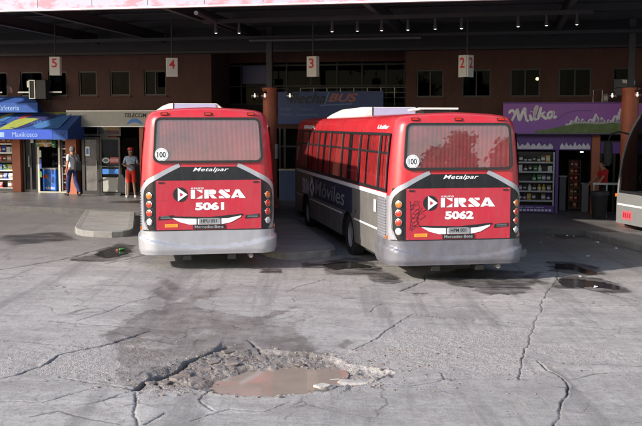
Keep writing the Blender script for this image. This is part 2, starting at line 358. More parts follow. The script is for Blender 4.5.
    pc = mix(rng(sepc.outputs[0], 0, 1, 0, 1), (.30, .265, .25), (.66, .61, .58)); pc = mix(rng(vo.outputs['Distance'], .45, .85, 0, 1), pc, (.15, .13, .12))
    am = mul(attr('agg'), rng(noise(1.6, 8, .75), .38, .56, .12, 1.0)); c = mix(am, c, pc)
    # mud, damp, oil, cracks
    c = mix(mul(attr('mud'), .6), c, (.33, .265, .22))
    wetf = mul(attr('wet'), rng(noise(2.6, 7, .7), .38, .60, .38, .92)); c = mix(wetf, c, (.48, .45, .42), 'MULTIPLY')
    oilf = mul(attr('oil'), rng(noise(2.2, 8, .75, st=(.6, 1.4, 1)), .40, .60, .35, .95)); c = mix(oilf, c, (.045, .04, .038))
    c = mix(mul(attr('crack'), .8), c, (.045, .038, .035))
    L.new(c, b.inputs['Base Color'])
    mx = n.new('ShaderNodeMath'); mx.operation = 'MAXIMUM'; L.new(oilf, mx.inputs[0]); L.new(mul(wetf, .45), mx.inputs[1])
    L.new(rng(mx.outputs[0], 0, 1, .85, .28), b.inputs['Roughness'])
    # bump
    h1 = mul(rng(vo.outputs['Distance'], 0, .7, 1, 0), mul(am, .6)); h2 = mul(noise(160, 3, .7), .35); h3 = mul(noise(22, 6, .7), .8)
    s1 = n.new('ShaderNodeMath'); L.new(h1, s1.inputs[0]); L.new(h2, s1.inputs[1]); s2 = n.new('ShaderNodeMath'); L.new(s1.outputs[0], s2.inputs[0]); L.new(h3, s2.inputs[1])
    bp = n.new('ShaderNodeBump'); bp.inputs['Strength'].default_value = .8; bp.inputs['Distance'].default_value = .012; L.new(s2.outputs[0], bp.inputs['Height']); L.new(bp.outputs[0], b.inputs['Normal'])
    return m
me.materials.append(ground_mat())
def gz(x, y):                            # real surface height
    i = min(max(np.searchsorted(xs, x)-1, 0), len(xs)-2); j = min(max(np.searchsorted(ys, y)-1, 0), len(ys)-2); return float(Z[j, i])

# puddles: flat water sheets
def puddle(name, label, L, dz, mat, nz=.03):
    pts = smooth([(*p,) for p in P(L)]+[P(L)[0]], 8)[:-1]
    pts = [(x+nz*(random.random()-.5), y+2*nz*(random.random()-.5)) for x, y in pts]
    zz = float(np.mean([g(x, y) for x, y in pts]))
    mb = MB(); mb.add([(x, y, (float(g(x, y)) if dz > 0 else zz)+dz) for x, y in pts], [tuple(range(len(pts)))], mat); return tag(mb.build(name), label, 'puddle', kind='structure')
M_mudw = pm('muddy_water', (.36, .285, .235), rough=.04, var=.08, scale=3, spec=.6)
M_dkw = pm('dark_puddle_water', (.040, .036, .033), rough=.10, var=.3, scale=3, spec=.45)
puddle('puddle', 'brown muddy water standing in the pothole', [(196,388),(206,376),(236,366),(292,364),(330,366),(350,372),(335,384),(308,392),(270,396),(228,396)], -.040, M_mudw)

# ------------------------------------------------------------------ shared materials
M_red = pm('bus_red_paint', (.56, .018, .030), rough=.34, var=.10, scale=2, coat=.45, grime=.28)
M_redp = pm('red_panel_paint', (.48, .020, .042), rough=.42, var=.08, scale=2, coat=.25, grime=.30)
M_grey = pm('dark_silver_side', (.24, .235, .225), rough=.38, metal=.35, var=.15, scale=2, grime=.45)
M_silv = pm('silver_paint', (.50, .50, .53), rough=.30, metal=.45, var=.08, scale=2, coat=.3, grime=.2)
M_silvd = pm('dull_silver_paint', (.38, .38, .42), rough=.40, metal=.4, var=.12, scale=3, grime=.45)
M_bumpd = pm('worn_grey_bumper', (.19, .19, .22), rough=.40, metal=.3, var=.2, scale=4, grime=.6)
M_blk = pm('black_gloss_panel', (.012, .012, .014), rough=.25, var=.1, grime=.10)
M_rub = pm('black_rubber', (.018, .018, .018), rough=.8, var=.2, bump=.2)
M_white = pm('white_vinyl', (.80, .80, .82), rough=.5, var=.04)
M_acw = pm('white_fibreglass', (.80, .77, .72), rough=.45, var=.05, grime=.1)
M_acl = pm('skylit_lavender_face', (.42, .44, .62), rough=.45, var=.06)  # lavender skylight painted onto the white cooler's rear face
M_cur = pm('red_curtain_cloth', (.60, .03, .035), rough=.95, var=.35, scale=3)
M_curl = pm('faded_curtain_cloth', (.46, .06, .07), rough=.95, var=.55, scale=1.1)
M_wing = glass('window_glass_tinted', (.72, .74, .74), .03)
M_rearg = glass('rear_window_glass', (.74, .72, .74), .20, .012, .055)
M_frame = pm('window_frame_dark', (.02, .022, .024), rough=.4)
M_alu = pm('aluminium', (.45, .46, .47), rough=.4, metal=.7, var=.1)
M_navy = pm('dark_navy', (.030, .042, .075), rough=.4, var=.2)  # dark navy tone of the side patch and logo triangle
M_und = pm('underside_black', (.012, .012, .012), rough=.9, bump=.4)
M_rim = pm('wheel_rim_grey', (.30, .29, .28), rough=.6, metal=.3, grime=.5)
def lensm(name, c): return pm(name, c, rough=.15, var=.05, coat=.6, scale=30)
M_amb = lensm('amber_lens', (.70, .15, .01)); M_rl = lensm('red_lens', (.60, .028, .012)); M_clr = lensm('clear_lens', (.50, .53, .53)); M_chr = pm('chrome', (.7, .7, .7), rough=.15, metal=1, var=.05)
M_yel = pm('yellow_sticker', (.85, .42, .03), rough=.5, var=.1)
M_dtx = pm('black_lettering', (.015, .015, .015), rough=.6)
M_gtx = pm('grey_lettering', (.30, .31, .33), rough=.5)
BA = R(10.4)

# ------------------------------------------------------------------ city bus
SEC = [(1.26, .40), (1.27, .6), (1.275, .9), (1.275, 1.10), (1.275, 1.3), (1.275, 1.60), (1.268, 1.75), (1.25, 2.1), (1.22, 2.45), (1.190, 2.74), (1.165, 2.88), (1.125, 2.98), (1.05, 3.04), (.92, 3.075), (.7, 3.10), (.35, 3.12), (0, 3.13)]
CORN = [(1.005, 0), (1.06, .012), (1.11, .035), (1.16, .07), (1.20, .115), (1.235, .17), (1.26, .225), (1.275, .30)]
_al = [0]; 
for i in range(1, len(CORN)): _al.append(_al[-1]+math.hypot(CORN[i][0]-CORN[i-1][0], CORN[i][1]-CORN[i-1][1]))
def hw(z):
    for (a, b), (c, d) in zip(SEC, SEC[1:]):
        if b <= z <= d: return a+(c-a)*(z-b)/(d-b+1e-9)
    return SEC[0][0] if z < .4 else 0
def rake(z): return max(0, z-1.75)*.06
def rearpt(a, z, proud=0.0):
    """point on the rear wrap: a = distance from the middle along the rear face and round its corner"""
    s = 1 if a >= 0 else -1; t = abs(a); k = hw(min(z, 2.9))/1.275
    if t <= 1.005: x, y, nx, ny = t, 0, 0, -1
    else:
        u = t-1.005
        if u >= _al[-1]: x, y, nx, ny = 1.275, .30+u-_al[-1], 1, 0
        else:
            i = max(j for j in range(len(_al)-1) if _al[j] <= u); f = (u-_al[i])/(_al[i+1]-_al[i]); p, q_ = CORN[i], CORN[i+1]
            x, y = p[0]+f*(q_[0]-p[0]), p[1]+f*(q_[1]-p[1]); dx, dy = q_[0]-p[0], q_[1]-p[1]; l = math.hypot(dx, dy); nx, ny = dy/l, -dx/l
    return (s*(x*k+proud*nx), y+proud*ny+rake(z), z)
def wrap(mb, alo, ahi, z0, z1, mat, proud, nu=24, nz=10):
    """sheet on the rear wrap between a = alo(z) and ahi(z)"""
    f = lambda q_, z: q_(z) if callable(q_) else q_
    mb.grid(lambda u, v: rearpt(f(alo, z0+v*(z1-z0))+u*(f(ahi, z0+v*(z1-z0))-f(alo, z0+v*(z1-z0))), z0+v*(z1-z0), proud), nu, nz, mat)
def strip(mb, pts, w, mat, proud):
    pts = smooth(pts, 5); P_ = [Vector(p) for p in pts]; n = len(P_); vs = []
    for i in range(n):
        t = (P_[min(i+1, n-1)]-P_[max(i-1, 0)]).normalized(); nn = Vector((-t.y, t.x)); ww = w*(.9+.3*min(1, i/n*2))
        for k in range(5): p = P_[i]+nn*ww*(k/4-.5); vs.append(rearpt(p.x, p.y, proud))
    mb.add(vs, [(5*i+k, 5*i+k+1, 5*i+k+6, 5*i+k+5) for i in range(n-1) for k in range(4)], mat)

def ersa(mb, x0, x1, z0, z1, y, mat, dark, fn=None):
    L = {0: [[(0,0),(.42,0),(.42,1),(0,1)], [(.54,0),(1.15,0),(1.15,.40)], [(.54,1),(1.15,.60),(1.15,1)]],
         1.35: [[(0,0),(.42,0),(.42,1),(0,1)], [(.47,.45),(.47,1),(.95,1),(1.18,.86),(1.18,.60),(.98,.45)], [(.47,.40),(.86,.40),(1.28,0),(.78,0)]],
         2.75: [[(.0,.72),(.18,1),(.42,1),(1.22,.26),(1.08,0),(.78,0)], [(.55,1),(1.15,1),(1.15,.72),(.86,.72)], [(.05,0),(.66,0),(.36,.28),(.05,.28)]],
         4.0: [[(0,0),(.36,0),(.74,.72),(.56,1),(.5,1)], [(.62,1),(.86,1),(1.5,0),(.86,0)], [(.42,.12),(.8,.12),(.7,.3),(.5,.3)]]}
    W_ = 5.5
    for ox, polys in L.items():
        for p in polys: mb.prism([(x0+(ox+a)/W_*(x1-x0), z0+b*(z1-z0)) for a, b in p], y, y+.004, mat, fn)
    tri = [(.42,.1),(.42,.9),(1.1,.5)]
    if dark: mb.prism([(x0+a/W_*(x1-x0), z0+b*(z1-z0)) for a, b in tri], y+.0005, y+.004, dark, fn)
def wheel(parent, x, y, r, side):
    t = MB(); prof = [(r*.58, -.13), (r*.9, -.14), (r*.985, -.11), (r, -.05), (r, .05), (r*.985, .11), (r*.9, .14), (r*.58, .13)]
    t.lathe(prof, M_rub, 32, (0, 0, 0), 'x'); o = t.build('wheel', parent, True, loc=(x, y, r))
    rm = MB(); s = side; rm.lathe([(r*.58, s*.12), (r*.56, s*.10), (r*.52, s*.02), (r*.3, -s*.01), (r*.28, s*.08), (r*.14, s*.10), (.001, s*.11)], M_rim, 24, (0, 0, 0), 'x')
    for k in range(8): q = k*math.pi/4; rm.lathe([(.016, 0), (.016, s*.045), (.001, s*.045)], M_chr, 6, (-s*.01+s*.03, r*.4*math.cos(q), r*.4*math.sin(q)), 'x')
    rm.build('rim', o, True); return o
def make_bus(num, label, loc, bump_mat, body_label):
    B = thing('city_bus', label, 'bus', loc, BA, 'red and silver buses parked in the bays')
    # body shell
    ys_ = [(c[1], 1.275-c[0]) for c in CORN]+[(1.0, 0), (1.8, 0), (3.0, 0), (4.5, 0), (5.5, 0), (7.2, 0), (8.6, 0), (10.1, 0), (10.9, 0), (11.3, .0), (11.6, .05), (11.75, .15), (11.8, .27)]
    ring = [(-a, b) for a, b in SEC]+[(a, b) for a, b in reversed(SEC[:-1])]
    mb = MB(); vs = []; fcs = []; n = len(ring)
    for y, e in ys_:
        for x, z in ring:
            k = (1.275-e)/1.275; zz = z-(e*.45 if z > 2.9 else 0)*(abs(z-2.9)/.23 if z > 2.9 else 0); vs.append((x*k, y+rake(z)*max(0, 1-y), zz))
    red, gry = [], []
    for j in range(len(ys_)-1):
        ym = ys_[j][0]
        for i in range(n-1):
            zm = (ring[i][1]+ring[i+1][1])/2; xm = ring[i][0]+ring[i+1][0]
            if zm < 1.10 and abs(ys_[j][0]) in (3.0, 8.6): continue
            f = (j*n+i, (j+1)*n+i, (j+1)*n+i+1, j*n+i+1)
            (red if zm > 1.60 else gry).append(f)
    mb.add(vs, red, M_red); base = 0
    i2 = mb.mi(M_grey if True else None); mb.f += gry; mb.m += [i2]*len(gry)
    capr = []; capg = []; m = (n-1)//2
    for i in range(m): (capr if ring[i][1] >= 1.6 else capg).append((i, i+1, n-2-i, n-1-i) if i+1 < n-2-i else (i, i+1, n-1-i))
    for L_, mt in ((capr, M_red), (capg, M_silvd)):
        ii = mb.mi(mt); mb.f += L_; mb.m += [ii]*len(L_)
    k0 = (len(ys_)-1)*n; ii = mb.mi(M_red)
    for i in range(m): mb.f.append((k0+n-1-i, k0+n-2-i, k0+i+1, k0+i) if i+1 < n-2-i else (k0+n-1-i, k0+i+1, k0+i)); mb.m.append(ii)
    body = mb.build('body', B, True)
    # drip moulding over the windows, chassis
    u = MB(); u.box(-1.15, 1.15, .25, 11.6, .30, .41, M_und); u.box(-.45, .45, .6, 10.5, .24, .30, M_und); u.box(-.80, .80, 3.6, 3.9, .38, .60, M_und); u.box(-.80, .80, 9.2, 9.5, .38, .60, M_und)
    u.box(-.5, -.35, -.02, .3, .22, .36, M_und); u.box(.35, .5, -.02, .3, .22, .36, M_und)
    u.tube([(.78, .35, .30), (.80, .02, .27)], .045, M_rim); u.build('chassis', B)
    # silver lower corners
    for s in (-1, 1): c = MB(); wrap(c, lambda z: min(s*1.62, s*.98), lambda z: max(s*1.62, s*.98), .78, 1.60, M_silv if bump_mat is M_silv else M_silvd, .004, 24, 6); c.build('corner_panel', B, True)
    # black belt + lamp panels
    k = MB(); wrap(k, lambda z: -(.60+(2.0-z)*2.2), lambda z: .60+(2.0-z)*2.2, 1.745, 2.0, M_blk, .007, 40, 6)
    for s in (-1, 1):
        hi = lambda z: 1.28 if z > 1.6 else (1.28-.03*(1.6-z)) - (.10*max(0, (1.0-z))/.2)
        wrap(k, (lambda z: 1.0) if s > 0 else (lambda z: -hi(z)), hi if s > 0 else (lambda z: -1.0), .80, 1.745, M_blk, .008, 14, 10)
    k.build('black_belt_panel', B, True)
    for s in (-1, 1):
        a = MB(); strip(a, [(s*.56, 2.035), (s*.78, 1.93), (s*1.0, 1.81), (s*1.18, 1.70), (s*1.30, 1.56), (s*1.345, 1.35), (s*1.34, 1.1), (s*1.30, .92), (s*1.22, .80)], .085, M_silv, .013); a.build('silver_arch', B, True)
    # top marker lamps
    for x in (-.82, 0, .82):
        mb_ = MB(); yy = rearpt(x, 3.0)[1]; mb_.prism([(x-.06, 2.985), (x+.06, 2.985), (x+.045, 3.02), (x-.045, 3.02)], yy-.028, yy, M_rl); mb_.box(x-.07, x+.07, yy-.012, yy+.01, 2.975, 3.028, M_frame); mb_.build('marker_lamp', B)
    # rear window: rubber, curtain, pane
    def rr(w0, w1, z0, z1, r, n_=6):
        pts = []
        for (cx, cz, q0, hwid) in ((w1-r, z0+r, -90, 0), (w1-r-.04, z1-r, 0, 0), (-w1+r+.04, z1-r, 90, 0), (-w1+r, z0+r, 180, 0)):
            for j in range(n_+1): q = R(q0+90*j/n_); pts.append((cx+r*math.cos(q), cz+r*math.sin(q)))
        return pts
    o_, i_ = rr(0, 1.045, 2.075, 2.935, .12), rr(0, 1.0, 2.12, 2.89, .09); n2 = len(o_)
    gk = MB(); vs = [(x, rake(z)-.004, z) for x, z in o_]+[(x*.995, rake(z)-.045, z) for x, z in o_]+[(x, rake(z)-.045, z) for x, z in i_]+[(x, rake(z)-.02, z) for x, z in i_]
    gk.add(vs, [(r_*n2+j, r_*n2+(j+1) % n2, (r_+1)*n2+(j+1) % n2, (r_+1)*n2+j) for r_ in range(3) for j in range(n2)], M_rub)
    win = gk.build('rear_window', B, True)
    cu = MB(); ph = random.random()*6
    cu.grid(lambda p, q: (-.97+1.94*p, -.018+.0030*math.sin(p*150+1.2*math.sin(q*2+ph)+4*math.sin(p*7+ph))+rake(2.1+q*.8), 2.10+q*.80), 220, 8, M_curl if num == '5062' else M_curl)
    cu.build('curtain', win, True)
    pn = MB(); pn.add([(x, rake(z)-.034, z) for x, z in i_], [tuple(range(n2))], M_rearg); pn.build('pane', win)
    st = MB(); cx, cz = (-.885, 2.235); yy = rake(cz)-.047
    st.prism([(cx+.125*math.cos(R(q*15)), cz+.125*math.sin(R(q*15))) for q in range(24)], yy, yy+.003, M_white)
    st.prism([(cx+.108*math.cos(R(q*15)), cz+.108*math.sin(R(q*15))) for q in range(24)], yy-.001, yy+.002, M_dtx); st.prism([(cx+.103*math.cos(R(q*15)), cz+.103*math.sin(R(q*15))) for q in range(24)], yy-.002, yy+.001, M_white)
    text(st, '100', cx-.078, cx+.078, cz-.055, cz+.055, yy-.0035, M_dtx, 0, .02); st.build('speed_sticker', win)
    # lettering on the belt
    t = MB(); text(t, 'Metalpar', -.30 if num == '5061' else -.30, .38, 1.89, 1.985, rake(1.9)-.012, M_white, .35, .012, 1.05); t.build('maker_lettering', B)
    # red engine panel
    p = MB(); p.prism([(-1.0, .80), (1.0, .80), (1.0, 1.745), (-1.0, 1.745)], -.018, -.004, M_redp); ep = p.build('engine_panel', B, bevel=.004)
    y = -.024
    lg = MB(); cx, cz, r = -.545, 1.475, .138; circ = lambda r_: [(cx+r_*math.cos(R(q*10)), cz+r_*math.sin(R(q*10))) for q in range(36)]
    lg.prism(circ(r), y, y+.005, M_dtx); lg.prism([(cx-.045, cz-.128), (cx+.137, cz), (cx-.045, cz+.128)], y-.002, y+.002, M_white)
    lg.prism([(cx-.005, cz-.04), (cx+.06, cz), (cx-.005, cz+.04)], y-.004, y, M_redp)
    text(lg, 'GRUPO', -.34, -.10, 1.578, 1.608, y, M_white, 0, .03, 1.3)
    ersa(lg, -.345, .70, 1.395, 1.562, y, M_white, None); lg.build('company_logo', ep)
    nm = MB(); text(nm, num, -.265, .285, 1.17, 1.325, y, M_white, 0, .055, 1.0); nm.build('fleet_number', ep)
    # bow-shaped plate holder
    bow = [(-.74, 1.05), (-.5, 1.035), (0, 1.02), (.35, 1.03), (.62, 1.075), (.60, 1.03), (.42, .935), (.25, .90), (-.38, .90), (-.56, .95)]
    bw = MB(); bw.prism([(a_+.0, b_-.02) for a_, b_ in [(-.76, 1.085), (0, 1.06), (.64, 1.115), (.64, 1.09), (.35, 1.035), (0, 1.025), (-.5, 1.04), (-.74, 1.06)]], -.034, -.017, M_dtx)
    bw.prism(bow, -.030, -.0175, M_white); bw.box(-.245, -.225, -.036, -.029, .90, 1.03, M_dtx); bw.box(.205, .225, -.036, -.029, .90, 1.03, M_dtx); ph_ = bw.build('plate_holder', ep, bevel=.003)
    pl = MB(); pl.box(-.20, .18, -.040, -.031, .915, 1.02, M_alu); text(pl, 'HPU 051' if num == '5061' else 'HPM 001', -.16, .14, .935, 1.0, -.0415, M_dtx, 0, .02); pl.build('number_plate', ph_)
    mb2 = MB(); mb2.box(-.31, .30, -.036, -.0185, .815, .892, M_dtx); text(mb2, 'Mercedes-Benz', -.28, .27, .828, .882, -.038, M_gtx, 0, .012); mb2.build('badge_plate', ep)
    bd = MB()
    def badge(x0, x1, z0):
        bd.prism([(x0, z0+.01), (x1, z0+.03), (x1, z0+.10), (x0+.02, z0+.08)], -.028, -.0185, M_frame)
        for j in range(3): bd.box(x0+.05, x1-.03, -.032, -.0285, z0+.035+j*.018, z0+.041+j*.018, M_alu)
    badge(.68, .96, .99)
    if num == '5061': badge(-.97, -.68, .985)
    bd.build('model_badge', ep)
    ys2 = MB(); ys2.box(-.84, -.60, -.0225, -.0185, .855, .915, M_yel)
    for j in range(3): ys2.box(-.82, -.63, -.0235, -.0222, .866+j*.015, .871+j*.015, M_redp)
    ys2.build('yellow_sticker', ep)
    if num == '5062':
        gf = MB()
        random.seed(3)
        for j in range(7):
            cx, cz = -.86+.04*random.random(), 1.02+.075*j; loop = [(cx+.08*math.cos(q*.7+j)*(.5+random.random()*.6), cz+.05*math.sin(q*.7*1.3+j)) for q in range(9)]
            ribbon(gf, smooth(loop, 5), .007, M_dtx, None, -.0225)
        for pts in ([(-.70, 1.40), (-.79, 1.22), (-.76, 1.05)], [(-.6, 1.36), (-.72, 1.30), (-.64, 1.24), (-.75, 1.17)], [(-.93, 1.52), (-.91, 1.2), (-.93, .98)]): ribbon(gf, smooth(pts, 5), .008, M_dtx, None, -.0225)
        gf.build('graffiti', ep)
    sm2 = MB()
    for (a0, a1, b0, b1) in ((-1.008, 1.008, .796, .802), (-1.008, 1.008, 1.743, 1.749), (-1.008, -1.002, .802, 1.743), (1.002, 1.008, .802, 1.743), (-.998, .998, 1.098, 1.102) if False else (-.998, -.80, 1.36, 1.363)): sm2.box(a0, a1, -.0195, -.0185, b0, b1, M_dtx)
    for x_ in (-.96, -.48, 0, .48, .96):
        for z_ in (.822 if abs(x_) > .5 else 1.722, 1.722): sm2.lathe([(.008, 0), (.006, -.004), (.001, -.005)], M_alu, 8, (x_, -.0186, z_), 'y')
    sm2.build('panel_seams', ep)
    for x_ in (-.9, .9): hg = MB(); hg.box(x_-.05, x_+.05, -.032, -.0186, 1.69, 1.715, M_frame); hg.build('hinge', ep)
    # tail lamps
    for s in (-1, 1):
        for z, mt, nm_ in ((1.455, M_amb, 'turn_lamp'), (1.29, M_rl, 'brake_lamp'), (1.125, M_rl, 'tail_lamp'), (.955, M_clr, 'reversing_lamp')):
            c0 = Vector(rearpt(s*1.125, z, .004)); c1 = Vector(rearpt(s*1.125, z, .03)); d = (c1-c0).normalized(); sx = Vector((0, 0, 1)).cross(d).normalized()
            l = MB(); r = .059; vs = []; pr = [(r*1.15, .004), (r*1.12, .022), (r, .024), (r*.9, .034), (r*.5, .042), (.001, .044)]
            for (ra, h) in pr:
                for q in range(20): an = 2*math.pi*q/20; vs.append(c0+d*h+ra*(math.cos(an)*sx+Vector((0, 0, math.sin(an)))))
            fr_ = [(i*20+q, i*20+(q+1) % 20, (i+1)*20+(q+1) % 20, (i+1)*20+q) for i in range(5) for q in range(20)]
            l.add(vs, fr_[40:], mt); jj = l.mi(M_chr); l.f += fr_[:40]; l.m += [jj]*40; l.build(nm_, B, True)
    # bumper
    bm = MB()
    def bpt(a, z):
        zc = .47+.20*(abs(a)/1.3)**2.2 if abs(a) < 1.3 else .67; pr = .03+.045*float(sstep(-.02, .02, zc-z)); lower = .03*float(sstep(.42, .33, z)); p_ = rearpt(a, max(z, .42), pr-lower); return (p_[0], p_[1], z)
    AA = [-2.1+4.2*i/96 for i in range(97)]; ZZ = [.33+.45*i/16 for i in range(17)]
    vs = [bpt(a_, z_-.0) for z_ in ZZ for a_ in AA]+[(*rearpt(a_, .78, 0)[:2], .785) for a_ in AA]+[(*rearpt(a_, .42, -.05)[:2], .335) for a_ in AA]
    fs = [(j*97+i, j*97+i+1, (j+1)*97+i+1, (j+1)*97+i) for j in range(17) for i in range(96)]+[(18*97+i, 18*97+i+1, i+1, i) for i in range(96)]
    bm.add(vs, fs, bump_mat); bo = bm.build('rear_bumper', B, True)
    sm = MB(); sm.grid(lambda p_, q_: (*rearpt(-1.3+2.6*p_, .79, .02)[:2], .775+.026*q_), 30, 1, M_frame); sm.build('bumper_seam', bo)
    # sides
    for s in (-1, 1):
        sp = lambda y_, z_, pr: (s*(hw(z_)+pr), y_, z_)
        sheet = lambda mb_, y0, y1, z0, z1, mt, pr, ny__=1, nz_=5: mb_.grid(lambda a_, b_: sp(y0+a_*(y1-y0), z0+b_*(z1-z0), pr), ny__, nz_, mt)
        bs = [.30, .98, 2.70, 4.5, 5.9, 7.5, 9.1, 11.0]
        for j in range(7):
            y0, y1 = bs[j]+.05, bs[j+1]-.05
            fr2 = MB()
            for (a0, a1, b0, b1) in ((y0-.05, y0+.03, 1.66, 2.75), (y1-.03, y1+.05, 1.66, 2.75), (y0+.03, y1-.03, 1.66, 1.72), (y0+.03, y1-.03, 2.70, 2.75), (y0+.03, y1-.03, 2.36, 2.40), ((y0+y1)/2-.015, (y0+y1)/2+.015, 2.40, 2.70)): sheet(fr2, a0, a1, b0, b1, M_frame, .028)
            sheet(fr2, y0+.028, y0+.045, 1.72, 2.70, M_alu, .034)
            wn_ = fr2.build('side_window', B, True)
            bk = MB(); bk.grid(lambda a_, b_: (s*(hw(1.68+b_*1.05)+.004), y0+a_*(y1-y0), 1.68+b_*1.05), 1, 4, M_und)
            rt = .56 if j not in (2, 4) else .42
            for (c0, c1) in ((y0+.03, y0+.03+(y1-y0)*rt), (y1-.03-(y1-y0)*.32, y1-.03)):
                bk.grid(lambda a_, b_: (s*(hw(1.70+b_*1.0)+.012+.006*math.sin(a_*30+j+b_)), c0+a_*(c1-c0)+.03*(1-b_)*math.sin(j*2.), 1.70+b_*1.0), 36, 6, M_cur)
            bk.build('curtain', wn_, True)
            pn2 = MB(); sheet(pn2, y0+.03, y1-.03, 1.71, 2.71, M_wing, .022); pn2.build('pane', wn_)
        tr = MB(); sheet(tr, .34, 11.0, 1.555, 1.635, M_white, .008, 1, 2); sheet(tr, 1.05, 3.15, .885, .925, M_white, .006, 1, 1); sheet(tr, 4.36, 8.72, .885, .925, M_white, .006, 1, 1); sheet(tr, 9.98, 11.0, .885, .925, M_white, .006, 1, 1); tr.build('side_stripe', B)
        gr = MB()
        for j in range(20): z = .48+j*.052; gr.add([sp(.36, z, .004), sp(.98, z, .004), sp(.98, z+.03, .022), sp(.36, z+.03, .022), sp(.98, z+.045, .004), sp(.36, z+.045, .004)], [(0, 1, 2, 3), (3, 2, 4, 5)], M_silvd)
        sheet(gr, .33, 1.0, .45, 1.53, M_silvd, .002); gr.build('air_grille', B)
        # wheel arches and wheels
        for yw in (3.75, 9.35):
            ar = MB(); n3 = 24; vs = []
            for q in range(n3+1):
                an = math.pi*q/n3; ca, sa_ = math.cos(an), math.sin(an); ay, az = yw+.60*ca, .42+.58*sa_
                k_ = min(.75/max(abs(ca), 1e-6), .68/max(sa_, 1e-6)); oy, oz = yw+k_*ca, .42+k_*sa_
                if q in (0, n3): oz = az = .40
                vs += [(s*hw(oz), oy, oz), (s*hw(az), ay, az), (s*(hw(az)+.02), ay, az), (s*(hw(az)-.45), ay, az)]
            ii_ = [(4*i, 4*i+1, 4*i+5, 4*i+4) for i in range(n3)]
            ar.add(vs, ii_, M_grey); j_ = ar.mi(M_und); ff = [(4*i+a_, 4*i+b_, 4*i+b_+4, 4*i+a_+4) for i in range(n3) for a_, b_ in ((1, 2), (2, 3))]; ar.f += ff; ar.m += [j_]*len(ff)
            ar.add([(s*.82, yw-.62, .38), (s*.82, yw+.62, .38), (s*.82, yw+.62, 1.1), (s*.82, yw-.62, 1.1)], [(0, 1, 2, 3)], M_und)
            ar.build('wheel_arch', B, True)
            wheel(B, s*1.10, yw, .49, s)
        tx = MB(); fnl = lambda x_, y_, z_: sp(-s*-1*0+x_, z_, .010+y_)
        def side_text(txt, ya, yb, z0, z1, mt, sh=.0, w=.03):
            # reads left to right when seen from that side
            f_ = (lambda x_, y_, z_: sp(yb-(x_)*(yb-ya), z_, .012)) if s < 0 else (lambda x_, y_, z_: sp(ya+x_*(yb-ya), z_, .012))
            text(tx, txt, 0, 1, z0, z1, 0, mt, sh, w, 1, f_)
        side_text('Unifer', .55, 1.45, 2.82, 2.90, M_white, .3); side_text('ERSA', 8.4, 10.2, 2.79, 2.88, M_white, .0, .06)
        sheet(tx, 2.9+.45, 8.2, .99, 1.54, M_navy, .004); side_text('Móviles', 4.1, 7.9, 1.08, 1.46, M_gtx, .15, .01)
        side_text('ERSA', 8.75, 9.9, 1.0, 1.42, M_white, 0, .05)
        f_ = lambda x_, y_, z_: sp(x_, z_, .012+y_*0)
        tx.add([sp(8.35, .95, .012), sp(8.75, 1.24, .012), sp(8.35, 1.53, .012), sp(7.95, 1.24, .012)], [(0, 1, 2, 3)], M_white); tx.add([sp(8.25, 1.1, .014), sp(8.55, 1.24, .014), sp(8.25, 1.38, .014)], [(0, 1, 2)], M_navy)
        sheet(tx, 1.12, 1.32, 1.22, 1.46, M_white, .012, 1, 1); tx.build('side_lettering', B)
        ml = MB(); ml.box(*sorted((s*1.278, s*1.30)), .06+.2, .34, .80, .86, M_amb); ml.build('side_marker', B)
    # roof unit: flares forward, low rear face
    ac = MB(); ra, rb = 4.7, 7.9
    zt = 3.30; 
    sec = [(ra, .72, .50, zt), (ra+.6, .80, .58, zt+.01), (rb-.8, .95, .72, zt-.02), (rb-.2, .97, .80, zt-.10), (rb, .97, .9, 3.08)]
    vs = []
    for y_, wb, wt, zt_ in sec: vs += [(-wb, y_, 3.03), (-(wb+wt)/2-.02, y_, (3.03+zt_)/2+.03), (-wt, y_, zt_), (wt, y_, zt_), ((wb+wt)/2+.02, y_, (3.03+zt_)/2+.03), (wb, y_, 3.03)]
    ac.add(vs, [(6*i+k_, 6*i+6+k_, 6*i+7+k_, 6*i+1+k_) for i in range(4) for k_ in range(5)]+[(0, 1, 2, 3, 4, 5)], M_acw)
    ro = ac.build('roof_cooler', B, True); lv = MB(); lv.prism([(-.5, 3.06), (.5, 3.06), (.48, zt-.012), (-.48, zt-.012)], ra-.03, ra-.003, M_acl); lv.box(-.52, -.50, ra-.035, ra-.004, 3.06, zt, M_frame); lv.build('cooler_rear_face', ro)
    if num == '5062':
        h = MB(); h.prismz([(0, 2.6), (.85, 2.6), (.85, 3.4), (0, 3.4)], 3.10, 3.135, M_acw); h.build('roof_hatch_rim', B)
        h = MB(); vs = [(.0, 2.62, 3.22), (.85, 2.62, 3.22), (.88, 3.42, 3.19), (-.03, 3.42, 3.19)]
        h.add(vs+[(a_, b_, c_+.035) for a_, b_, c_ in vs], [(0, 1, 2, 3), (7, 6, 5, 4), (0, 4, 5, 1), (1, 5, 6, 2), (2, 6, 7, 3), (3, 7, 4, 0)], M_acw); h.tube([(.1, 2.7, 3.1), (.05, 2.65, 3.23)], .012, M_dtx); h.tube([(.75, 2.7, 3.1), (.8, 2.65, 3.23)], .012, M_dtx); h.box(.12, .74, 2.7, 3.3, 3.14, 3.20, M_dtx); h.build('roof_hatch', B)
    return B
gz1 = float(g(-2.14, 18.3)); gz2 = float(g(2.45, 17.6))
make_bus('5061', 'red and silver bus numbered 5061, the left one, with a bright silver bumper', (-2.14, 18.3, gz1), M_silv, '')
random.seed(9)
make_bus('5062', 'red and silver bus numbered 5062 with graffiti and a duller grey bumper', (2.53, 17.6, gz2), M_bumpd, '')

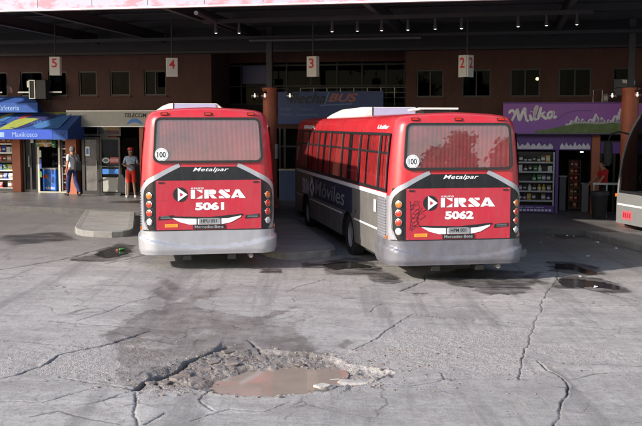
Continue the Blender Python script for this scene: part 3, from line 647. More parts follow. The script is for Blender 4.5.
# ------------------------------------------------------------------ walkway, bay islands
M_walk = pm('walkway_tiles', (.20, .19, .185), rough=.38, var=.25, scale=1.2, grime=.3, bump=.15)
M_isl = pm('island_concrete', (.30, .285, .27), rough=.85, var=.2, scale=1.5, grime=.35, bump=.4)
M_kerbd = pm('dark_kerb_face', (.10, .095, .09), rough=.9, var=.3, scale=3, bump=.6)  # darker tone for the walkway's kerb face
M_kerb = pm('kerb_concrete', (.26, .25, .235), rough=.9, var=.25, scale=3, bump=.6, grime=.5)
def slab(name, label, poly, mat, h=.15, r=.5, sub=2):
    """raised slab following the yard's fall; its edge is a kerb stone course"""
    n = len(poly); P_ = [Vector(p) for p in poly]; out = []
    for i in range(n):
        a, b = P_[i], P_[(i+1) % n]; m = max(1, int((b-a).length/.5))
        for j in range(m): out.append(a+(b-a)*j/m)
    cx = sum(p.x for p in out)/len(out); cy = sum(p.y for p in out)/len(out); C_ = Vector((cx, cy))
    n = len(out); ins = []
    for i in range(n):
        t = (out[(i+1) % n]-out[i-1]).normalized(); ins.append(out[i]+Vector((-t.y, t.x))*.14)
    zz = lambda p, d: (p.x, p.y, float(g(p.x, p.y))+d)
    mb = MB(); mb.add([zz(p, -.15) for p in out]+[zz(p+Vector((.01*math.sin(i*3.1), .01*math.cos(i*2.3))), h-.02) for i, p in enumerate(out)]+[zz(out[i]*.85+ins[i]*.15, h) for i in range(n)]+[zz(p, h) for p in ins], [(k*n+i, k*n+(i+1) % n, (k+1)*n+(i+1) % n, (k+1)*n+i) for k in range(3) for i in range(n)], M_kerb)
    mb.add([zz(p, h-.002) for p in ins], [tuple(range(n))], mat)
    o = mb.build(name, None, False); return tag(o, label, name.replace('_', ' '), kind='structure')
def bl(lat, Y):                          # yard point from the distance beside the bay axis
    return ((lat-Y*math.sin(BA))/math.cos(BA), Y)
def isl(l0, l1, yf, skew=0):
    pts = [bl(l0, 29.5), bl(l0, yf+.7), bl(l0+.15, yf+.25), bl(l0+.45, yf), bl(l1-.45, yf+skew), bl(l1-.15, yf+.25+skew), bl(l1, yf+.7+skew), bl(l1, 29.5)]
    return smooth_poly(pts)
def smooth_poly(p): return p
def clipw(poly): return poly
for l0, l1, yf, sk, nm in ((-1.75, -.30, 23.0, 0, 'left of the bus numbered 5061'), (2.45, 4.15, 19.9, .5, 'between the two buses'), (7.35, 8.5, 21.0, 0, 'right of the bus numbered 5062')):
    a0 = l0; pts = []
    u0 = []
    # stop at the walkway edge (v = -5)
    def hit(l):
        Y = 28.0
        for _ in range(20):
            x, _y = bl(l, Y); Y = FO.y + (x+(-5)*math.sin(FA)*1)*math.tan(FA) - 5/math.cos(FA)*1.0; 
        return bl(l, Y-.004)
    slab('platform_island', 'raised concrete platform island '+nm, [hit(l0), bl(l0, yf+.9), bl(l0+.08, yf+.45), bl(l0+.25, yf+.15), bl(l0+.5, yf), bl(l1-.5, yf+sk), bl(l1-.25, yf+.15+sk), bl(l1-.08, yf+.45+sk), bl(l1, yf+.9+sk), hit(l1)], M_isl)
slab('platform_island', 'broad raised concrete apron beside the coach', [hit(11.55), bl(11.55, 14), bl(17, 14), hit(17)], M_isl)
# walkway in front of the shops as a grid following the fall
mb = MB(); U0, U1 = -22.0, 19.0
rows = [(-5.0, -.15), (-5.0, .13), (-4.985, .15), (-4.86, .15), (-2.4, .15), (0, .15), (3.5, .15)]
us = [U0+i*.5 for i in range(int((U1-U0)/.5)+1)]; vs = []
for v, d in rows:
    for u in us: p = FR(u, v); vs.append((p.x, p.y, float(g(p.x, p.y))+d))
n = len(us); f = [(k*n+i, k*n+i+1, (k+1)*n+i+1, (k+1)*n+i) for k in range(6) for i in range(n-1)]
mb.add(vs, f[:2*(n-1)], M_kerbd); f = f[:2*(n-1)]+f[2*(n-1):]; j = mb.mi(M_walk); mb.f += f[2*(n-1):]; mb.m += [j]*(4*(n-1))
tag(mb.build('walkway'), 'dark polished walkway along the shop fronts', 'walkway', kind='structure')

# ------------------------------------------------------------------ terminal building
M_brick = pm('brown_red_plaster', (.066, .026, .021), rough=.8, var=.2, scale=1.5, bump=.3, grime=.12)
M_orng = pm('terracotta_paint', (.40, .11, .05), rough=.55, var=.12, scale=3, grime=.25)
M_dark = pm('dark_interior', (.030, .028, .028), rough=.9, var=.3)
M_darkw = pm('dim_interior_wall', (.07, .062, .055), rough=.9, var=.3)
M_soff = pm('soffit_dark_metal', (.016, .017, .023), rough=.7, var=.2, scale=3)
M_beam = pm('steel_beam', (.026, .026, .034), rough=.6, var=.2)
M_wg = glass('shop_glass', (.50, .56, .58), .025)
M_ug = glass('upper_window_glass', (.22, .27, .30), .003)
M_fr = pm('dark_bronze_frame', (.028, .026, .026), rough=.4, metal=.3)
M_blind = pm('window_blind_grey', (.045, .055, .065), rough=.8, var=.3, scale=4)
TOP = 5.52
def FT(name, label, cat, u, v, z, group=None): t = thing(name, label, cat, FR(u, v, z), FA, group); t['_o'] = 0; del t['_o']; OFF[t.name] = (u, v, z); return t
OFF = {}
def fmb(t): return MB(OFF[t.name])
def fbx(mb, px0, px1, py0, py1, v0, v1, mat):    # box on the facade spanning photo pixels
    a, b = fu(px0, v0), fu(px1, v0); return mb.box(min(a, b), max(a, b), v0, v1, fz((px0+px1)/2, py1, v0), fz((px0+px1)/2, py0, v0), mat)
T = FT('terminal_building', 'brown red two storey bus terminal building above the shops', 'building', 0, 0, .2)
# upper windows (photo x spans), in the wall planes left and right of the recess
WL = [(-60, -40), (-32, -10), (-3, 9), (22, 44), (50, 68), (80, 98), (111, 131), (145, 167)]
WR = [(416, 443), (461, 490), (509, 539), (557, 590), (611, 632), (650, 680)]
rec0, rec1 = fu(212), fu(405)
wl = fmb(T)
def wall_band(ua, ub, wins, z0, z1, zb, zt, vback=.28):
    edges = [(fu(a), fu(b)) for a, b in wins]; x = ua
    for a, b in edges: wl.box(x, a, 0, vback, zb, zt, M_brick); x = b
    wl.box(x, ub, 0, vback, zb, zt, M_brick); wl.box(ua, ub, 0, vback, zt, z1, M_brick); wl.box(ua, ub, 0, vback, z0, zb, M_brick)
zbL, ztL = fz(100, 96), fz(100, 71); zbR, ztR = fz(500, 97), fz(500, 69)
wall_band(U0, rec0, WL, 3.05, TOP+.25, zbL, ztL); wall_band(rec1, U1, WR, 3.05, TOP+.25, zbR, ztR)
wl.box(rec0-.25, rec0, .28, 3.8, 0, TOP+.25, M_brick); wl.box(rec1, rec1+.25, .28, 3.8, 0, TOP+.25, M_brick)
wl.build('wall', T)
ib = fmb(T)
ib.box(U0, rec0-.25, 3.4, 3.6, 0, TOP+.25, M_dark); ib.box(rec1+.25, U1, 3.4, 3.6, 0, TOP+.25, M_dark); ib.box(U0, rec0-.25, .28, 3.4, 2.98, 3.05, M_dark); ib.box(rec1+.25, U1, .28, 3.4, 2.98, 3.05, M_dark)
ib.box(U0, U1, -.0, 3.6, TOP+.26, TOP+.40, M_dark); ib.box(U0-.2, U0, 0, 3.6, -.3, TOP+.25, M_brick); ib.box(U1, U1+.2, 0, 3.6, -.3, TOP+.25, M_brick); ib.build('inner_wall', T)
random.seed(5)
for wins, zb, zt in ((WL, zbL, ztL), (WR, zbR, ztR)):
    for k, (a, b) in enumerate(wins):
        ua, ub = fu(a), fu(b); w_ = fmb(T); e = .05
        w_.box(ua, ua+e, .04, .12, zb, zt, M_fr); w_.box(ub-e, ub, .04, .12, zb, zt, M_fr); w_.box(ua+e, ub-e, .04, .12, zb, zb+e, M_fr); w_.box(ua+e, ub-e, .04, .12, zt-e, zt, M_fr); 
        if (ub-ua) > .8: w_.box((ua+ub)/2-.02, (ua+ub)/2+.02, .05, .11, zb+e, zt-e, M_fr)
        fr_ = w_.build('window', T); tilt = 0.0
        p = MB((0, 0, 0)); off = Vector(OFF[T.name])
        if wins is WL and k in (2, 3, 4): # awning windows standing open at the bottom
            p.add([Vector(q_)-off for q_ in [(ua+e, .05, zt-e), (ub-e, .05, zt-e), (ub-e, -.28, zb+.12), (ua+e, -.28, zb+.12)]], [(0, 1, 2, 3)], M_ug)
            p.add([Vector(q_)-off for q_ in [(ua+e, -.285, zb+.16), (ub-e, -.285, zb+.16), (ub-e, -.285, zb+.11), (ua+e, -.285, zb+.11)]], [(0, 1, 2, 3)], M_alu)
        else: p.add([Vector(q_)-off for q_ in [(ua+e, .08, zb+e), (ub-e, .08, zb+e), (ub-e, .08, zt-e), (ua+e, .08, zt-e)]], [(0, 1, 2, 3)], M_ug)
        p.build('pane', fr_)
        bl_ = fmb(T); hh = random.choice([.25, .5, .8, .35]); bl_.box(ua+e, ua+(ub-ua)*random.choice([.25, .4, .55]), .20, .22, zb+e+(zt-zb)*random.choice([0, .3, .5]), zt-e, M_blind); bl_.build('blind', fr_)
        sl_ = fmb(T); sl_.box(ua-.05, ub+.05, -.05, .04, zb-.06, zb, M_kerb if False else M_brick); sl_.build('sill', fr_)
# recess: glazed gallery over the passage
rc = fmb(T); V = 2.2
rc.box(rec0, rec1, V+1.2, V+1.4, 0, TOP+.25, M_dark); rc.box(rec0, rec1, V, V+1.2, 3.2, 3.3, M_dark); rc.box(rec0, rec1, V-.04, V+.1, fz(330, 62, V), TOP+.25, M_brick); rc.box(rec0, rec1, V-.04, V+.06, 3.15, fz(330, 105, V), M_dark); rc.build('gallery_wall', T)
gl_ = fmb(T); z0g, z1g = fz(330, 104, V), fz(330, 63, V)
for px in (214, 242, 271, 287, 311, 337, 362, 386, 404): u = fu(px, V); gl_.box(u-.03, u+.03, V-.05, V+.03, z0g, z1g, M_beam)
for pz in (65, 86, 104): z = fz(330, pz, V); gl_.box(rec0+.01, rec1-.01, V-.06, V-.052, z-.03, z+.03, M_beam)
gf_ = gl_.build('gallery_glazing', T); gp_ = fmb(T); gp_.add([(rec0, V, z0g), (rec1, V, z0g), (rec1, V, z1g), (rec0, V, z1g)], [(0, 1, 2, 3)], M_ug); gp_.build('pane', gf_)
gr_ = fmb(T)
for k in range(3): z = fz(330, 88+k*5, V-.5); gr_.tube([(fu(300, V-.5), V-.5, z), (rec1, V-.5, z)], .018, M_alu, 6)
for k in range(9): u = fu(300, V-.5)+(rec1-fu(300, V-.5))*k/8.2+.02; gr_.tube([(u, V-.5, fz(330, 106, V-.5)), (u, V-.5, fz(330, 88, V-.5))], .018, M_alu, 6)
gr_.build('gallery_railing', T)
bp_ = fmb(T); M_bluep = pm('deep_blue_panel', (.012, .02, .15), rough=.4, var=.2); fbx(bp_, 243, 270, 66, 84, V-.10, V-.055, M_bluep); bp_.build('blue_panel', T)
# ground floor: piers and party walls
for px0, px1 in ((-75, -66), (12.5, 20.5), (66, 76.5), (140, 150), (205, 212), (405, 412), (496, 504), (592, 600), (660, 670)):
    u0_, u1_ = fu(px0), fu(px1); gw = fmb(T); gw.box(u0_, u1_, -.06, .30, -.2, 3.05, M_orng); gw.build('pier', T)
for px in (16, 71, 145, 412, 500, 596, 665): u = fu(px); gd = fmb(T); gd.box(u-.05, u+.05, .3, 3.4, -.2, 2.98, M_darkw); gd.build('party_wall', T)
# passage front under the recess and plain wall behind the left bus
pw_ = fmb(T); pw_.box(fu(150), fu(205), .02, .2, -.2, 3.05, M_brick); pw_.box(fu(412), fu(496), .02, .2, -.2, 3.05, M_brick); pw_.build('lower_wall', T)
ps = fmb(T)
for px in (214, 240, 262, 285, 308, 331, 354, 377, 402): u = fu(px, 1.6); ps.box(u-.04, u+.04, 1.55, 1.63, 0, 2.75, M_fr)
ps.box(rec0, rec1, 1.5, 1.64, 2.75, 3.2, M_brick); ps.box(rec0, rec1, 1.545, 1.635, 2.1, 2.16, M_fr); pf = ps.build('passage_front', T)
pp = fmb(T); pp.add([(rec0, 1.59, .2), (rec1, 1.59, .2), (rec1, 1.59, 2.75), (rec0, 1.59, 2.75)], [(0, 1, 2, 3)], M_wg); pp.build('pane', pf)
M_lamp = pm('warm_lamp_bulb', (.9, .7, .4), emis=(1, .62, .22), estr=9.0)
lp = FT('interior_lamp', 'warm lit bulb glowing behind an upper window above the purple shop sign', 'lamp', fu(536, .18), .18, fz(536, 79, .18))
m_ = fmb(lp); m_.lathe([(.001, -.05), (.04, -.035), (.05, 0), (.04, .035), (.001, .05)], M_lamp, 12, (fu(536, .18), .18, fz(536, 79, .18))); m_.build('bulb', lp, True)
m_ = fmb(lp); m_.tube([(fu(536, .18), .18, fz(536, 79, .18)+.05), (fu(536, .18), .18, fz(536, 69, .18))], .008, M_dtx, 6); m_.build('cord', lp)

# ------------------------------------------------------------------ canopy
CU0, CU1, CV = -14.1, 21.0, -10.6
cz0 = 5.62
def fasc():
    m = bpy.data.materials.new('faded_painted_fascia'); m.use_nodes = True; nt = m.node_tree; n = nt.nodes; L = nt.links; b = n['Principled BSDF']
    tc = n.new('ShaderNodeTexCoord'); mp = n.new('ShaderNodeMapping'); mp.inputs['Scale'].default_value = (1.2, 1, 2.6); L.new(tc.outputs['Object'], mp.inputs[0])
    nz = n.new('ShaderNodeTexNoise'); nz.inputs['Scale'].default_value = 1.6; nz.inputs['Detail'].default_value = 5; nz.inputs['Roughness'].default_value = .7; L.new(mp.outputs[0], nz.inputs['Vector'])
    r = n.new('ShaderNodeMapRange'); r.inputs[1].default_value = .48; r.inputs[2].default_value = .58; r.inputs[4].default_value = .75; L.new(nz.outputs['Fac'], r.inputs[0])
    sp = n.new('ShaderNodeSeparateXYZ'); L.new(tc.outputs['Object'], sp.inputs[0]); rx = n.new('ShaderNodeMapRange'); rx.inputs[1].default_value = 5.5; rx.inputs[2].default_value = 9.0; L.new(sp.outputs['X'], rx.inputs[0])
    mu = n.new('ShaderNodeMath'); mu.operation = 'MULTIPLY'; L.new(r.outputs[0], mu.inputs[0]); L.new(rx.outputs[0], mu.inputs[1])
    mx = n.new('ShaderNodeMix'); mx.data_type = 'RGBA'; mx.inputs['A'].default_value = (.37, .36, .44, 1); mx.inputs['B'].default_value = (.50, .14, .18, 1); L.new(mu.outputs[0], mx.inputs['Factor']); L.new(mx.outputs['Result'], b.inputs['Base Color']); b.inputs['Roughness'].default_value = .5
    return m
M_fas = fasc()
K = FT('canopy', 'large flat dark roofed canopy with a faded pink and white fascia', 'canopy', CU0, CV, cz0)
c_ = fmb(K); c_.box(CU0, CU1, CV+.12, 4.2, cz0+.56, cz0+.75, M_soff); c_.build('roof_deck', K)
c_ = fmb(K); zk = fz(300, 51, -.7); c_.box(CU0, CU1, -.70, -.03, zk, cz0+.55, M_soff); c_.box(CU0, CU1, -.74, -.701, zk-.03, zk+.05, M_beam); c_.build('box_gutter', K)
c_ = fmb(K); c_.box(CU0, CU1, CV, CV+.10, cz0-.06, cz0+1.5, M_fas); fo = c_.build('fascia', K)
c_ = fmb(K)
for k in range(26): u = CU0+k*(CU1-CU0)/26; c_.box(u-.004, u+.004, CV-.004, CV-.0005, cz0-.02, cz0+1.5, M_beam)
c_.box(CU0, CU1, CV-.02, CV+.12, cz0-.09, cz0-.061, M_white); c_.build('panel_joint', fo)
def beam(u0, u1, v0, v1, z0, z1, along='u', nm='purlin'):
    b = fmb(K); t = .012
    if along == 'u': b.box(u0, u1, v0-.06, v0+.06, z0, z0+t, M_beam); b.box(u0, u1, v0-.06, v0+.06, z1-t, z1, M_beam); b.box(u0, u1, v0-.006, v0+.006, z0+t, z1-t, M_beam)
    else: b.box(u0-.07, u0+.07, v0, v1, z0, z0+t, M_beam); b.box(u0-.07, u0+.07, v0, v1, z1-t, z1, M_beam); b.box(u0-.008, u0+.008, v0, v1, z0+t, z1-t, M_beam)
    b.build(nm, K)
for v in (-10.2, -8.2, -6.2, -4.2, -2.2): beam(CU0+.05, CU1-.05, v, 0, cz0+.30, cz0+.55)
for u in [fu(57, -5)-5.2, fu(57, -5)-.5, fu(115, -5), fu(225, -5), fu(390, -5), fu(560, -5), fu(642, -5)+3]: beam(u, 0, CV+.12, -.76, cz0-.02, cz0+.295, 'v', 'beam')
cc = fmb(K); cc.box(CU0, CU1, -2.8, -2.5, cz0-.12, cz0-.03, M_beam); cc.build('cable_tray', K)
b = fmb(K); a0, a1 = at(196, 13, 21.8), at(248, 34, 30.0)
inv = Matrix.Rotation(-FA, 4, 'Z'); q0, q1 = inv @ (a0-FO), inv @ (a1-FO); b.tube([q0, q1], .05, M_beam, 8); b.build('drain_pipe', K)
M_cond = pm('grey_conduit', (.09, .09, .10), rough=.6); c_ = fmb(K); c_.box(fu(250, -3), fu(420, -3), -3.03, -2.97, cz0-.22, cz0-.16, M_cond); c_.build('conduit', K)
# spotlights under the canopy
M_spot = pm('spot_lens', (.8, .8, .8), rough=.2, emis=(1, .97, .9), estr=1.3)
spots = [(217, 33), (240, 33), (332, 31.5), (357, 31), (381, 30.5), (407, 30), (434, 29), (460, 28.5), (516, 26.5), (544, 25.5), (574, 24.5)]
sp0 = None
za, zb2 = fz(217, 33, -8.25), fz(574, 24.5, -8.25); tr_ = fmb(K); ta, tb = fu(205, -8.25), fu(590, -8.25); tr_.add([(x, y, z+dz) for x, z in ((ta, za), (tb, zb2)) for y in (-8.31, -8.19) for dz in (.235, .33)], [(0, 1, 3, 2), (4, 6, 7, 5), (0, 4, 5, 1), (2, 3, 7, 6), (0, 2, 6, 4), (1, 5, 7, 3)], M_soff); tr_.build('lighting_track', K)
for k, (px, py) in enumerate(spots):
    v = -8.25; u = fu(px, v); z = fz(px, py, v)
    if sp0 is None:
        sp0 = thing('spotlight', 'small round spotlight in the row under the canopy roof', 'spotlight', FR(u, v, z), FA, 'spotlights in a row under the canopy')
        m_ = MB(); m_.lathe([(.001, .16), (.03, .16), (.045, .05), (.055, .0), (.052, -.006), (.04, .01)], M_beam, 14); m_.tube([(0, 0, .15), (0, 0, .24)], .03, M_beam, 6); m_.build('housing', sp0, True)
        m_ = MB(); m_.lathe([(.001, -.02), (.03, -.008), (.040, .012)], M_spot, 14); m_.build('lens', sp0, True)
    else: c = copy_tree(sp0); c.location = FR(u, v, z)

# ------------------------------------------------------------------ bay number signs
M_sgn = pm('sign_white_board', (.62, .62, .60), rough=.6, var=.08, grime=.1); M_num = pm('sign_red_number', (.55, .02, .03), rough=.5)
for num, px, py0, py1, v, yaw, lab in (('5', 57.5, 57, 75.5, -4.5, -8, 'hanging bay sign with a red 5, leftmost of the row'), ('4', 173, 58, 77, -4.5, 12, 'hanging bay sign with a red 4 above the left bus'), ('3', 313, 56.5, 77, -4.5, -34, 'hanging bay sign with a red 3, a thick box seen at an angle'), ('2', 466, 55, 77, -4.5, 0, 'hanging bay sign with two panels each showing a red 2')):
    u = fu(px, v); p = FR(u, v); z0, z1 = fz(px, py1, v), fz(px, py0, v); h = z1-z0
    t = thing('bay_sign', lab, 'sign', (p.x, p.y, z0), R(yaw) if num != '2' else 0, 'numbered signs hanging over the bays')
    if num != '2':
        w = .33 if num != '3' else .33; d = .16
        m_ = MB(); m_.box(-w/2, w/2, -d/2, d/2, 0, h, M_sgn); m_.build('board', t, bevel=.008)
        m_ = MB(); text(m_, num, -.085, .085, h*.42, h*.90, -d/2-.004, M_num, 0, .02); text(m_, num, -.085, .085, h*.42, h*.90, -d/2-.004, M_num, 0, .02, 1, lambda x, y, z: (-x, -y, z)); m_.build('number', t)
    else:
        w = .27
        for s in (-1, 1):
            a = R(48)*s; f_ = lambda x, y, z, a=a, s=s: (s*.015+(x)*math.cos(a)-y*math.sin(a)*1, abs(x)*0+s*0+(x*math.sin(a))+y*math.cos(a), z)
            m_ = MB(); xs_ = (0, w) if s > 0 else (-w, 0); vs = [(x, y, z) for x in xs_ for y in (-.02, .02) for z in (0, h)]
            m_.add([f_(*q_) for q_ in vs], [(0, 1, 3, 2), (4, 6, 7, 5), (0, 4, 5, 1), (2, 3, 7, 6), (0, 2, 6, 4), (1, 5, 7, 3)], M_sgn); text(m_, '2', xs_[0]+.05, xs_[1]-.05, h*.42, h*.90, -.025, M_num, 0, .02, 1, f_); m_.build('board', t)
    m_ = MB(); m_.tube([(0, 0, h), (0, 0, cz0+.3-z0)], .022, M_beam, 8); m_.build('hanger', t)

# ------------------------------------------------------------------ columns with globe lamps
M_col = pm('column_terracotta', (.46, .11, .055), rough=.5, var=.15, scale=3, grime=.3); M_cup = pm('column_upper_dark', (.035, .035, .045), rough=.6)
M_globe = glass('lamp_globe_glass', (.92, .92, .92), .10); M_fil = pm('lamp_glow', (.9, .9, .85), emis=(1, .95, .85), estr=.6)
for px, v, lab, arms, rr_ in ((270, -2.2, 'terracotta column between the two buses with glass globe lamps', ((-15, 96), (-5, 96), (20, 96)), .22), (629, -2.4, 'terracotta column behind the coach with glass globe lamps', ((-18, 96), (7, 95)), .24), (-75, -2.3, 'terracotta column beyond the left shops', ((-10, 96), (12, 96)), .22), ):
    u = fu(px, v); p = FR(u, v); z0 = fl(u, v); zt = fz(px, 88, v)
    t = thing('column', lab, 'column', (p.x, p.y, z0), FA, 'columns holding up the canopy')
    m_ = MB(); m_.lathe([(rr_+.05, -.1), (rr_+.05, .12), (rr_, .15), (rr_, zt-z0-.05), (rr_+.03, zt-z0-.05), (rr_+.03, zt-z0), (.001, zt-z0)], M_col, 28); m_.build('shaft', t, True)
    m_ = MB(); m_.box(-.09, .09, -.09, .09, zt-z0, cz0-z0+.3, M_cup); m_.build('upper_post', t)
    for dx, py in arms:
        lu = fu(px+dx, v-.25)-u; lz = fz(px+dx, py, v-.25)-z0
        m_ = MB(); m_.tube([(0, 0, lz+.22), (lu*.8, -.2, lz+.24), (lu, -.25, lz+.17), (lu, -.25, lz+.10)], .016, M_cup, 6); m_.lathe([(.05, .08), (.07, .10), (.04, .14), (.001, .15)], M_cup, 12, (lu, -.25, lz)); a = m_.build('lamp_arm', t)
        m_ = MB(); m_.lathe([(.13*math.sin(R(q_)), -.13*math.cos(R(q_))) for q_ in range(4, 150, 12)], M_globe, 20, (lu, -.25, lz)); m_.build('globe', a, True)
        m_ = MB(); m_.lathe([(.001, -.055), (.028, -.035), (.032, 0), (.02, .06), (.02, .09)], M_fil, 12, (lu, -.25, lz)); m_.build('bulb', a, True)
    if px == 270: m_ = MB(); m_.box(rr_-.02, rr_+.02, -.12, .10, 1.55, 2.0, M_white); m_.build('notice', t)

# ------------------------------------------------------------------ shops on the left
M_awb = pm('blue_awning_cloth', (.022, .075, .30), rough=.8, var=.12); M_awy = pm('lime_yellow_print', (.30, .34, .06), rough=.8, var=.15); M_awd = pm('dark_blue_print', (.02, .025, .12), rough=.8); M_awr = pm('red_print', (.30, .03, .05), rough=.8)
M_awl = pm('light_blue_print', (.05, .16, .40), rough=.8, var=.1); M_val = pm('bright_blue_valance', (.02, .07, .45), rough=.7, var=.1); M_pale = pm('pale_blue_lettering', (.25, .38, .62), rough=.7)
def awning():
    v0, v1 = -.05, -1.35; ztop = fz(30, 112, -.05); zf = fz(30, 130, v1); zb = fz(30, 139.5, v1)
    uL, uR = fu(-60, v1), fu(68, v1)
    t = FT('shop_awning', 'blue shop awning with lime stripes and a dark oval emblem', 'awning', (uL+uR)/2, v1, zf)
    pt = lambda a, b, pr=0: (uL+(uR-uL)*a, v0+(v1-v0)*b, ztop+(zf-ztop)*b+.06*math.sin(math.pi*b)*0-.03*math.sin(math.pi*b)+pr)
    m = fmb(t); m.grid(lambda a, b: pt(a, b), 30, 8, M_awb); m.grid(lambda a, b: pt(a, b, -.015), 30, 8, M_awd)
    m.add([(uR, v0, ztop), (uR, v1, zf), (uR, v1, zb), (uR, v0, zb)], [(0, 1, 2, 3)], M_awb); m.add([(uL, v0, ztop), (uL, v1, zf), (uL, v1, zb), (uL, v0, zb)], [(0, 1, 2, 3)], M_awb); m.build('canvas', t)
    X = lambda px: (fu(px, -.7)-uL)/(uR-uL)
    pr = fmb(t); f_ = lambda x, y, z: pt(x, 1-z, .006+y)
    def poly(pts, mt, h): n = len(pts); pr.add([f_(X(a), h, b) for a, b in pts], [tuple(range(n))], mt)
    ribbon(pr, [(X(a), b) for a, b in smooth([(-60, .9), (-30, .2), (-8, .5), (6, .95), (20, .97), (40, .95), (62, .93)], 6)], [.05+.03*math.sin(i*.2) for i in range(37)], M_awy, f_, .001)
    poly([(0, .15), (8, .10), (14, .55), (26, .80), (60, .93), (40, .72), (30, .35), (22, .05), (10, .0)], M_awy, .002)
    poly([(-4, .55), (4, .85), (10, .85), (2, .40), (-2, .1)], M_awl, .003); poly([(36, .30), (50, .62), (64, .88), (67, .88), (66, .1), (44, .1)], M_awl, .003)
    poly(smooth([(14, .18), (18, .55), (28, .80), (52, .84), (44, .50), (34, .20), (24, .06), (14, .18)], 5), M_awd, .006); poly([(15, .6), (20, .82), (27, .88), (25, .70)], M_awr, .008)
    text(pr, 'Kiosco', X(23), X(42), .38, .60, .009, M_awl, .2, .01, 1, f_); pr.build('print', t)
    m = fmb(t); m.box(uL, uR, v1-.02, v1, zb, zf, M_awb); ub = fu(53, v1); m.box(uL, ub, v1-.03, v1-.022, zb+.01, zf+.01, M_val); text(m, 'Maxikiosco', fu(13, v1), fu(38, v1), zb+.09, zf-.07, v1-.034, M_pale, 0, .0); m.box(fu(-3, v1), fu(5, v1), v1-.034, v1-.031, zb+.08, zf-.08, M_pale); ribbon(m, smooth([(fu(61, v1), zb+.15), (fu(63, v1), zb+.3), (fu(66, v1), zb+.26), (fu(63, v1), zb+.12)], 6), .03, M_awd, None, v1-.024); m.build('valance', t)
    m = fmb(t)
    for a in (.02, .5, .98): m.tube([pt(a, .02, -.03), pt(a, .98, -.03)], .015, M_alu, 6)
    m.tube([pt(0, 1, -.02), pt(1, 1, -.02)], .018, M_alu, 6); m.build('frame', t)
awning()
t = FT('shop_awning', 'smaller plain blue awning higher up beside the air conditioner', 'awning', fu(8, -.5), -.5, fz(8, 111, -.5))
m = fmb(t); ua, ub = fu(-60, -.6), fu(38.5, -.6); za, zb_, zc = fz(10, 96.5, -.1), fz(10, 103, -.6), fz(10, 112.5, -.6)
uc = fu(33, -.1); m.add([(ua, -.04, za), (uc, -.04, za), (ub, -.6, zb_), (ua, -.6, zb_), (ub, -.6, zc), (ua, -.6, zc), (ub, -.04, zc), (ua, -.04, zc)], [(0, 1, 2, 3), (3, 2, 4, 5), (1, 6, 4, 2)], M_awb); m.build('canvas', t)
m = fmb(t); text(m, 'Cafetería', fu(-2, -.6), fu(20, -.6), zc+.07, zb_-.08, -.605, M_pale, 0, .0); m.build('lettering', t)
# window air conditioner unit
t = FT('air_conditioner', 'grey air conditioner box on a bracket between the upper left windows', 'air conditioner', fu(37, -.6), -.05, fz(37, 101, -.5))
M_acg = pm('air_conditioner_grey', (.17, .17, .175), rough=.6, grime=.3); M_acd = pm('air_conditioner_grille', (.04, .04, .045), rough=.6)
m = fmb(t); x0, x1, z0, z1 = fu(30.5, -.55), fu(47, -.55), fz(38, 99, -.55), fz(38, 80, -.55); m.box(x0, x1, -.55, -.05, z0, z1, M_acd); m.build('casing', t, bevel=.01)
m = fmb(t)
for (a, b, c, d) in ((x0, x0+.035, z0, z1), (x0+.2, x0+.235, z0, z1), (x0+.035, x0+.2, z0, z0+.03), (x0+.035, x0+.2, z1-.03, z1)): m.box(a, b, -.57, -.552, c, d, M_alu)
m.build('front_trim', t)
m = fmb(t); m.box(x0-.1, x0-.004, -.5, -.3, z1-.25, z1-.03, M_alu); m.tube([(x0+.1, -.5, z0-.01), (x0+.1, -.05, z0-.01), (x0+.1, -.05, z0-.25)], .015, M_cup, 6); m.tube([(x1-.1, -.5, z0-.01), (x1-.1, -.05, z0-.01), (x1-.1, -.05, z0-.25)], .015, M_cup, 6); m.build('bracket', t)

# goods
PK = [pm('pack_'+n, c, rough=.4, var=.3, scale=20) for n, c in (('red', (.45, .03, .03)), ('yellow', (.55, .36, .04)), ('blue', (.03, .07, .35)), ('green', (.05, .22, .06)), ('white', (.55, .55, .52)), ('orange', (.5, .16, .03)), ('brown', (.14, .06, .03)), ('purple', (.14, .04, .22)))]
packs = {}
def pack(kind, mt, w, h):
    k = (kind, mt.name, w, h)
    if k not in packs:
        m = MB()
        if kind == 'bag': m.add([(-w/2, -.02, 0), (w/2, -.02, 0), (w/2, .02, 0), (-w/2, .02, 0), (-w/2*.95, -.05, h*.5), (w/2*.95, -.05, h*.5), (w/2*.95, .05, h*.5), (-w/2*.95, .05, h*.5), (-w/2, -.006, h), (w/2, -.006, h), (w/2, .006, h), (-w/2, .006, h)], [(0, 1, 5, 4), (1, 2, 6, 5), (2, 3, 7, 6), (3, 0, 4, 7), (4, 5, 9, 8), (5, 6, 10, 9), (6, 7, 11, 10), (7, 4, 8, 11), (8, 9, 10, 11), (3, 2, 1, 0)], mt); m.box(-w*.3, w*.3, -.054, -.047, h*.4, h*.62, PK[4])
        elif kind == 'bottle': m.lathe([(.001, 0), (w*.42, .0), (w*.45, h*.05), (w*.45, h*.6), (w*.18, h*.8), (w*.16, h*.93), (w*.2, h*.94), (w*.2, h), (.001, h)], mt, 10); m.lathe([(w*.46, h*.25), (w*.46, h*.5)], PK[4], 10)
        else: m.box(-w/2, w/2, -.05, .05, 0, h, mt); m.box(-w*.42, w*.42, -.053, -.0505, h*.3, h*.7, PK[4])
        o = m.build({'bag': 'snack_packet', 'bottle': 'drink_bottle', 'box': 'carton'}[kind]); COL.objects.unlink(o); packs[k] = o
    return packs[k]
